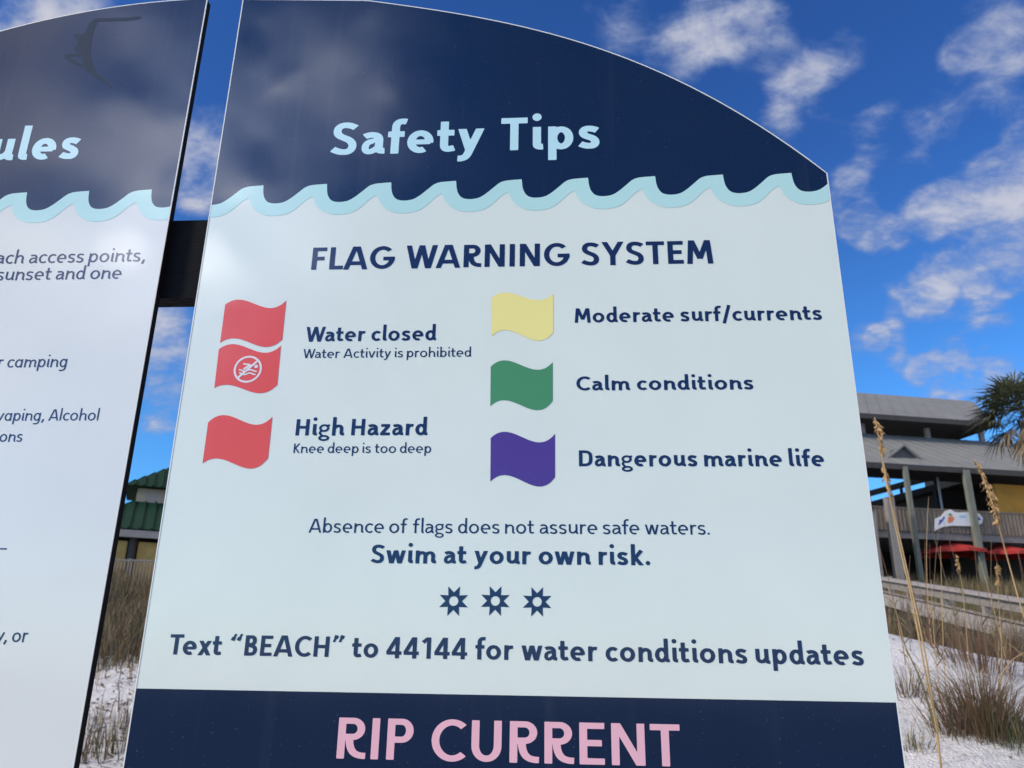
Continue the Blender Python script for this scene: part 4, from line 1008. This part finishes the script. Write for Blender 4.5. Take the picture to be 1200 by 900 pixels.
# gable vent on the lower roof
vs, vz0 = s_of(1058.5, 537, -1.75); ve, vz1 = s_of(1058.5, 523, -1.75); hwid = .62
ga, gb, gc = lp(vs - hwid, -1.75, vz0), lp(vs + hwid, -1.75, vz0), lp((vs + ve) / 2, -1.75, vz1)
m = MB(); i = [ga, gb, gc]; dk = G_ * 1.6; m.v = i + [x + dk for x in i]; m.f = [(0, 1, 2), (0, 3, 4, 1), (1, 4, 5, 2), (2, 5, 3, 0), (5, 4, 3)]
gv_ = m.build('gable_vent', M['vent'], lw)
m = MB(); m.bar(ga - E_*.12 - G_*.06 - (0, 0, .07), gc - G_*.06 + (0, 0, .03), .12, .07); m.bar(gc - G_*.06 + (0, 0, .03), gb + E_*.12 - G_*.06 - (0, 0, .07), .12, .07); m.build('roof_edge', M['roof_grey'], gv_)
# clerestory posts
for px in (930, 1011.5, 1087, 1150):
    s_, _ = s_of(px, 505, .9); m = MB(); m.bar(lp(s_, .95, zT - .1), lp(s_, .95, zE - .14), .17, .17); m.build('post', M['wood_rail'], pv)
# deck, railing, posts
tD = -2.2; zRt = s_of(1090, 597, tD)[1]; zRb = s_of(1090, 622, tD)[1]; zDk = s_of(1090, 624, tD)[1]; zDb = s_of(1090, 632, tD)[1]
dS0, dS1 = -11.5, 7.5
m = MB(); m.box(lp(dS0, tD, zDb), lp(dS1, tD, zDb), lp(dS1, tD, zDk), lp(dS0, tD, zDk), G_ * .08)
for k in range(38): m.box(lp(dS0, tD + .1 + k*.15, zDk - .05), lp(dS1, tD + .1 + k*.15, zDk - .05), lp(dS1, tD + .1 + k*.15, zDk), lp(dS0, tD + .1 + k*.15, zDk), G_ * .14)
m.build('deck', M['wood_grey'], pv)
m = MB(); m.bar(lp(dS0, tD, zRt), lp(dS1, tD, zRt), .12, .05); m.bar(lp(dS0, tD, zRb + .08), lp(dS1, tD, zRb + .08), .05, .08)
r = np.random.default_rng(3)
k = dS0
while k < dS1:
    m.bar(lp(k, tD - .03, zRb - .05), lp(k, tD - .03, zRt - .02 + r.uniform(-.02, .05)), .115, .022); k += .15
m.build('railing', M['wood_tan'], pv)
for px, w_ in ((985, .22), (1061, .15), (1131.5, .20), (1215, .2)):
    s_, _ = s_of(px, 553, tD - .2); q = lp(s_, tD - .2, 0); zg = gz(q[0], q[1])
    m = MB(); m.bar(lp(s_, tD - .2, zg - .3), lp(s_, tD - .2, zE2 - .10), w_, w_); m.build('post', M['post_green'], pv)
for px, py in ((1041, 583), (1019, 600)):
    s_, z_ = s_of(px, py, tD - .6); q = lp(s_, tD - .6, 0); m = MB(); m.bar(lp(s_, tD - .6, gz(q[0], q[1]) - .3), lp(s_, tD - .6, z_), .26, .26); m.build('piling', M['wood_grey'], pv)
s_, _ = s_of(1100, 570, -1.2); m = MB(); m.tube([lp(s_, -1.2, zDk), lp(s_, -1.2, zE2 - .1)], .04); m.build('pole', M['steel'], pv)
# walls
sA, _ = s_of(1094, 560, .8); sB, _ = s_of(1163, 570, .8); zY = s_of(1180, 567, .8)[1]
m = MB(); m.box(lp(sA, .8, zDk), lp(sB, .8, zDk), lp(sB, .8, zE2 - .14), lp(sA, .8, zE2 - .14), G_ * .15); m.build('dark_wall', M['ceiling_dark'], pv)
m = MB(); sB2, zY = s_of(1165, 567, -1.6); m.box(lp(sB2, -1.6, zDk), lp(dS1, -1.6, zDk), lp(dS1, -1.6, zY), lp(sB2, -1.6, zY), G_ * .15); wl = m.build('ochre_wall', M['ochre'], pv)
m = MB(); m.box(lp(sB + .003, .78, zY + .003), lp(dS1, .78, zY + .003), lp(dS1, .78, zE2 - .14), lp(sB + .003, .78, zE2 - .14), G_ * .17); m.build('dark_header', M['wood_dark'], pv)
sq, zq = s_of(1171, 556, .7); m = MB(); m.box(lp(sq - .14, .72, zq - .10), lp(sq + .14, .72, zq - .10), lp(sq + .14, .72, zq + .10), lp(sq - .14, .72, zq + .10), G_ * .04); m.build('blue_panel', M['blue_lamp'], pv)
# side wing running back to the left: wall below, open strip, beam above
W0, W1 = at(1108, 555, 31.6), at(985, 588.5, 38.0); W1[2] = W0[2]
V0, V1 = at(1099, 566.5, 31.6), at(985, 600, 38.0); V1[2] = V0[2]
m = MB(); m.bar(W0, W1, .14, .24); m.build('side_beam', M['wood_dark'], pv)
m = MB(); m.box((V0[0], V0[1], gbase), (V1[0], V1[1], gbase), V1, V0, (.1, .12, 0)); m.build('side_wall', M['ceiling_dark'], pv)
for t in (.02, .33, .66, .97):
    a_ = V0 + (V1 - V0) * t; m = MB(); m.bar(a_, (a_[0], a_[1], W0[2] - .1), .1, .1); m.build('side_post', M['wood_dark'], pv)
# under the deck: dark sheet set back, standing for the shaded void
m = MB(); m.box(lp(dS0, 2.6, gbase - 1), lp(dS1, 2.6, gbase - 1), lp(dS1, 2.6, zDk - .06), lp(dS0, 2.6, zDk - .06), G_ * .1); m.build('void_backing', M['ceiling_dark'], pv)

# banner on the railing (illegible in the photo: blue scrawl, an orange and green mark, pale blue word)
tB = tD - .12
s0, z0_ = s_of(1095, 622, tB); s1, _ = s_of(1152, 610, tB)
bn = empty('banner', tuple(lp((s0 + s1) / 2, tB, z0_)), 'white shaped banner with blue writing and an orange mark, hung on the deck railing', 'banner')
def bpx(pts, off): return [lp(*(lambda q: (q[0], tB - off, q[1]))(s_of(px, py, tB - off))) for px, py in pts]
out_ = [(1095.5, 622), (1096, 608), (1103.5, 604.5), (1108, 599), (1113.5, 597), (1118, 599.5), (1122, 600.5), (1137, 600), (1142, 600.5), (1148, 602), (1152, 607), (1151, 613), (1145, 616), (1136, 616.5), (1116, 616), (1105, 617.5)]
q = bpx(out_, 0); m = MB(); n = len(q); m.v = q + [p + G_ * .03 for p in q]; m.f = [tuple(range(n))[::-1], tuple(range(n, 2*n))] + [(i, (i+1) % n, n + (i+1) % n, n + i) for i in range(n)]
sheet_ = m.build('banner_sheet', M['banner_white'], bn)
def mark(name, pts, material, off): m = MB(); m.poly(bpx(pts, off)[::-1]); return m.build(name, material, sheet_)
mark('blue_writing', [(1098.5, 615.5), (1101, 612), (1100.5, 609.5), (1104, 608.5), (1106, 605), (1107.5, 606.5), (1105, 610), (1102.5, 613.5)], M['banner_blue'], .006)
mark('blue_writing', [(1143.5, 607), (1147, 605.5), (1148, 607.5), (1150, 608), (1147.5, 610), (1144.5, 609.2)], M['banner_blue'], .006)
mark('orange_mark', [(1110.5, 612), (1111, 606.5), (1113.5, 604.8), (1117, 605.5), (1118.5, 608), (1116, 611.5), (1113.5, 613)], M['banner_orange'], .006)
mark('leaf_mark', [(1111, 604), (1112.5, 601.2), (1115.5, 602.2), (1116.5, 604.2), (1113.5, 604.6)], M['banner_leaf'], .006)
mark('pale_writing', [(1123.5, 606.2), (1124, 604.5), (1128, 603.6), (1131, 604), (1131.5, 606.5), (1127.5, 607)], M['banner_sky'], .006)

# red umbrellas under the deck edge
def umbrella(px, py, Yd, rad, label):
    c = at(px, py, Yd); g0 = gz(c[0], c[1])
    e = empty('patio_umbrella', (c[0], c[1], g0), label, 'umbrella', 'red umbrellas under the deck')
    m = MB(); k = 16
    rim = [c + np.array([rad * math.cos(2*math.pi*i/k), rad * math.sin(2*math.pi*i/k), -.36 - (.03 if i % 2 else 0)]) for i in range(k)]
    low = [p - np.array([0, 0, .12]) for p in rim]
    m.v = [c] + rim + low + [c - np.array([0, 0, .04])]
    for i in range(k): j = (i+1) % k; m.f += [(0, 1+i, 1+j), (1+i, 1+k+i, 1+k+j, 1+j), (2*k+1, 1+j, 1+i)]
    m.build('canopy', M['umbrella_red'], e)
    m = MB(); m.tube([(c[0], c[1], g0 - .2), c + (0, 0, .08)], .03); m.build('pole', M['wood_dark'], e)
    for i in range(0, k, 2):
        m = MB(); m.bar(c - (0, 0, .08), rim[i] - np.array([0, 0, .03]), .02, .02); m.build('rib', M['wood_dark'], e)
    return e
umbrella(1112, 633.5, 28.4, 1.15, 'red umbrella left of the grey green post, below the white banner')
umbrella(1172, 636.5, 28.7, 1.05, 'red umbrella right of the grey green post')

# ------------------------------------------------------------------ green roofed pavilion on the left
cy_ = 33.0; cx_ = at(205, 600, cy_)[0]; ra = math.radians(24)
E2 = np.array([math.cos(ra), math.sin(ra), 0]); G2 = np.array([-math.sin(ra), math.cos(ra), 0]); CO = np.array([cx_, cy_, 0])
def gp(s, t, z): return CO + E2 * s + G2 * t + np.array([0, 0, z])
def zpy(py, Y=31.0): return at(165, py, Y)[2]
gg = gz(cx_, cy_)
pg = empty('green_roofed_pavilion', (cx_, cy_, gg), 'tan pavilion with a two-tier dark green metal roof, seen between the signs', 'pavilion')
def hip(hw0, hw1, z0, z1, n):
    m = MB()
    a = [gp(-hw0, -hw0, z0), gp(hw0, -hw0, z0), gp(hw0, hw0, z0), gp(-hw0, hw0, z0)]; b = [gp(-hw1, -hw1, z1), gp(hw1, -hw1, z1), gp(hw1, hw1, z1), gp(-hw1, hw1, z1)]
    for i in range(4):
        j = (i+1) % 4; A, B, Cq, Dq = a[i], a[j], b[j], b[i]
        m.poly([A, B, Cq, Dq]); nn = np.cross(B - A, Dq - A); nn /= np.linalg.norm(nn); mid = (Dq + Cq) / 2; foot = (A + B) / 2
        slope = mid - foot
        for k in range(1, n):
            f = k / n; p = A + (B - A) * f; x = abs(f - .5) * 2; lim = 1.0 if x <= hw1 / hw0 else (1 - x) / (1 - hw1 / hw0)
            if lim > .06: m.bar(p + nn*.025, p + slope * lim + nn*.025, .06, .06, up=nn)
    m.poly([a[3], a[2], a[1], a[0]])
    return m
zA, zE1, zW0, zR2, zE3 = zpy(546, 33), zpy(571, 31), zpy(591, 31), zpy(590, 31.5), zpy(623, 29.4)
hip(1.95, .05, zE1, zA + .1, 12).build('upper_roof', M['roof_green'], pg)
m = MB(); m.box(gp(-1.5, -1.5, zW0 - .3), gp(1.5, -1.5, zW0 - .3), gp(1.5, -1.5, zE1 - .02), gp(-1.5, -1.5, zE1 - .02), G2 * 3.0); uw = m.build('upper_wall', M['tan_wall'], pg)
for s_ in (-.9, 0, .9):
    m = MB(); m.box(gp(s_ - .28, -1.52, zW0 + .10), gp(s_ + .28, -1.52, zW0 + .10), gp(s_ + .28, -1.52, zE1 - .12), gp(s_ - .28, -1.52, zE1 - .12), G2 * .03); m.build('louvre', M['trim_pale'], uw)
    m = MB(); m.box(gp(-1.52, s_ - .28, zW0 + .10), gp(-1.52, s_ + .28, zW0 + .10), gp(-1.52, s_ + .28, zE1 - .12), gp(-1.52, s_ - .28, zE1 - .12), E2 * .03); m.build('louvre', M['trim_pale'], uw)
hip(4.2, 1.51, zE3, zR2, 22).build('lower_roof', M['roof_green'], pg)
m = MB()
for (a_, b_) in (((-4.1, -4.1), (4.1, -4.1)), ((4.1, -4.1), (4.1, 4.1)), ((-4.1, 4.1), (4.1, 4.1)), ((-4.1, -4.1), (-4.1, 4.1))):
    m.bar(gp(*a_, zE3 - .17), gp(*b_, zE3 - .17), .1, .26)
m.build('eave_beam', M['trim_pale'], pg)
zf = gg - .1
for s_ in (-3.9, -2.6, -1.3, 0, 1.3, 2.6, 3.9):
    for (u, v) in ((s_, -3.9), (-3.9, s_)):
        if (u, v) == (-3.9, -3.9) and s_ == -3.9 and v == s_ and u == s_ : pass
        m = MB(); m.bar(gp(u, v, zf - .4), gp(u, v, zE3 - .31), .2, .2); m.build('column', M['wood_dark'], pg)
m = MB()
for k in range(6):
    a_ = -3.72 + k * 1.3
    m.box(gp(a_, -3.86, zf), gp(a_ + .94, -3.86, zf), gp(a_ + .94, -3.86, zE3 - .42), gp(a_, -3.86, zE3 - .42), G2 * .08)
    m.box(gp(-3.86, a_ + .94, zf), gp(-3.86, a_, zf), gp(-3.86, a_, zE3 - .42), gp(-3.86, a_ + .94, zE3 - .42), E2 * .08)
m.build('infill_wall', M['ochre_wall'], pg)
m = MB(); m.box(gp(-3.2, -3.1, zf), gp(3.9, -3.1, zf), gp(3.9, -3.1, zE3 - .02), gp(-3.2, -3.1, zE3 - .02), G2 * 6.9); m.build('core_wall', M['wood_dark'], pg)
# picket fence in front of it
f0, f1 = at(60, 664, 27.2), at(330, 664, 27.6); zt = at(165, 656.5, 27.3)[2]; zb_ = at(165, 683, 27.3)[2]
fe = empty('picket_fence', ((f0[0] + f1[0]) / 2, 27.4, zb_), 'weathered grey picket fence before the green roofed pavilion', 'fence')
f0[2] = f1[2] = 0
m = MB(); n = 70
for k in range(n):
    p = f0 + (f1 - f0) * k / n; g0 = min(zb_, gz(p[0], p[1])); m.bar(p + (0, 0, g0 - .05), p + (0, 0, zt - .03), .055, .02)
m.build('pickets', M['wood_tan'], fe)
m = MB(); m.bar(f0 + (0, .03, zt), f1 + (0, .03, zt), .09, .05); m.bar(f0 + (0, .03, zb_ + .1), f1 + (0, .03, zb_ + .1), .05, .08); m.build('rail', M['wood_grey'], fe)
for k in range(7):
    p = f0 + (f1 - f0) * k / 6 + np.array([0, .06, 0]); m = MB(); m.bar(p + (0, 0, gz(p[0], p[1]) - .3), p + (0, 0, zt + .05), .1, .1); m.build('post', M['wood_grey'], fe)

# ------------------------------------------------------------------ palm at the right edge
pc = at(1203, 490, 21.0); pgz = gz(pc[0], pc[1])
pm = empty('palm_tree', (pc[0], pc[1], pgz), 'spiky fan palm with drooping dry fronds in front of the pavilion roof', 'palm')
mb = MB(); hh_ = pc[2] - pgz
mb.tube([(pc[0] + .15 * math.sin(k * .5), pc[1], pgz - .2 + (hh_ + .1) * k / 12) for k in range(13)], [.19 - .004*k + .012 * (k % 2) for k in range(13)], 12); mb.build('trunk', M['palm_trunk'], pm, True)
rp = np.random.default_rng(21)
def frond(v, f, az, el, plen, llen, droop, nl):
    d = np.array([math.cos(az) * math.cos(el), math.sin(az) * math.cos(el), math.sin(el)]); side = np.array([-math.sin(az), math.cos(az), 0.]); upn = np.cross(d, side)
    a = pc; b = pc + d * plen
    i = len(v); v += [a - side*.012, a + side*.012, b + side*.01, b - side*.01]; f.append((i, i+1, i+2, i+3))
    for k in range(nl):
        th = math.radians(-105 + 210 * k / (nl - 1)) + rp.normal(0, .05); ld = d * math.cos(th) + side * math.sin(th) + upn * rp.normal(.0, .12)
        ld /= np.linalg.norm(ld); L1 = llen * (.65 + .35 * math.cos(th)) * rp.uniform(.85, 1.1)
        wv = np.cross(ld, upn); wv = wv / (np.linalg.norm(wv) + 1e-6) * .027
        m1 = b + ld * L1 * .5 - np.array([0, 0, droop * L1 * .12]); t1 = b + ld * L1 - np.array([0, 0, droop * L1 * .5])
        i = len(v); v += [b - wv*.3, b + wv*.3, m1 + wv, m1 - wv, t1]; f += [(i, i+1, i+2, i+3), (i+3, i+2, i+4)]
v, f = [], []
for k in range(44): frond(v, f, rp.uniform(0, 6.28), rp.uniform(-.25, 1.35), rp.uniform(.5, 1.0), rp.uniform(.7, 1.0), rp.uniform(.3, 1.0), 20)
mesh_obj('crown', v, f, M['palm_green'], pm)
v, f = [], []
for k in range(20): frond(v, f, rp.uniform(0, 6.28), rp.uniform(-1.1, -.25), rp.uniform(.5, .85), rp.uniform(.5, .8), rp.uniform(.8, 1.6), 18)
mesh_obj('dry_fronds', v, f, M['palm_dead'], pm)
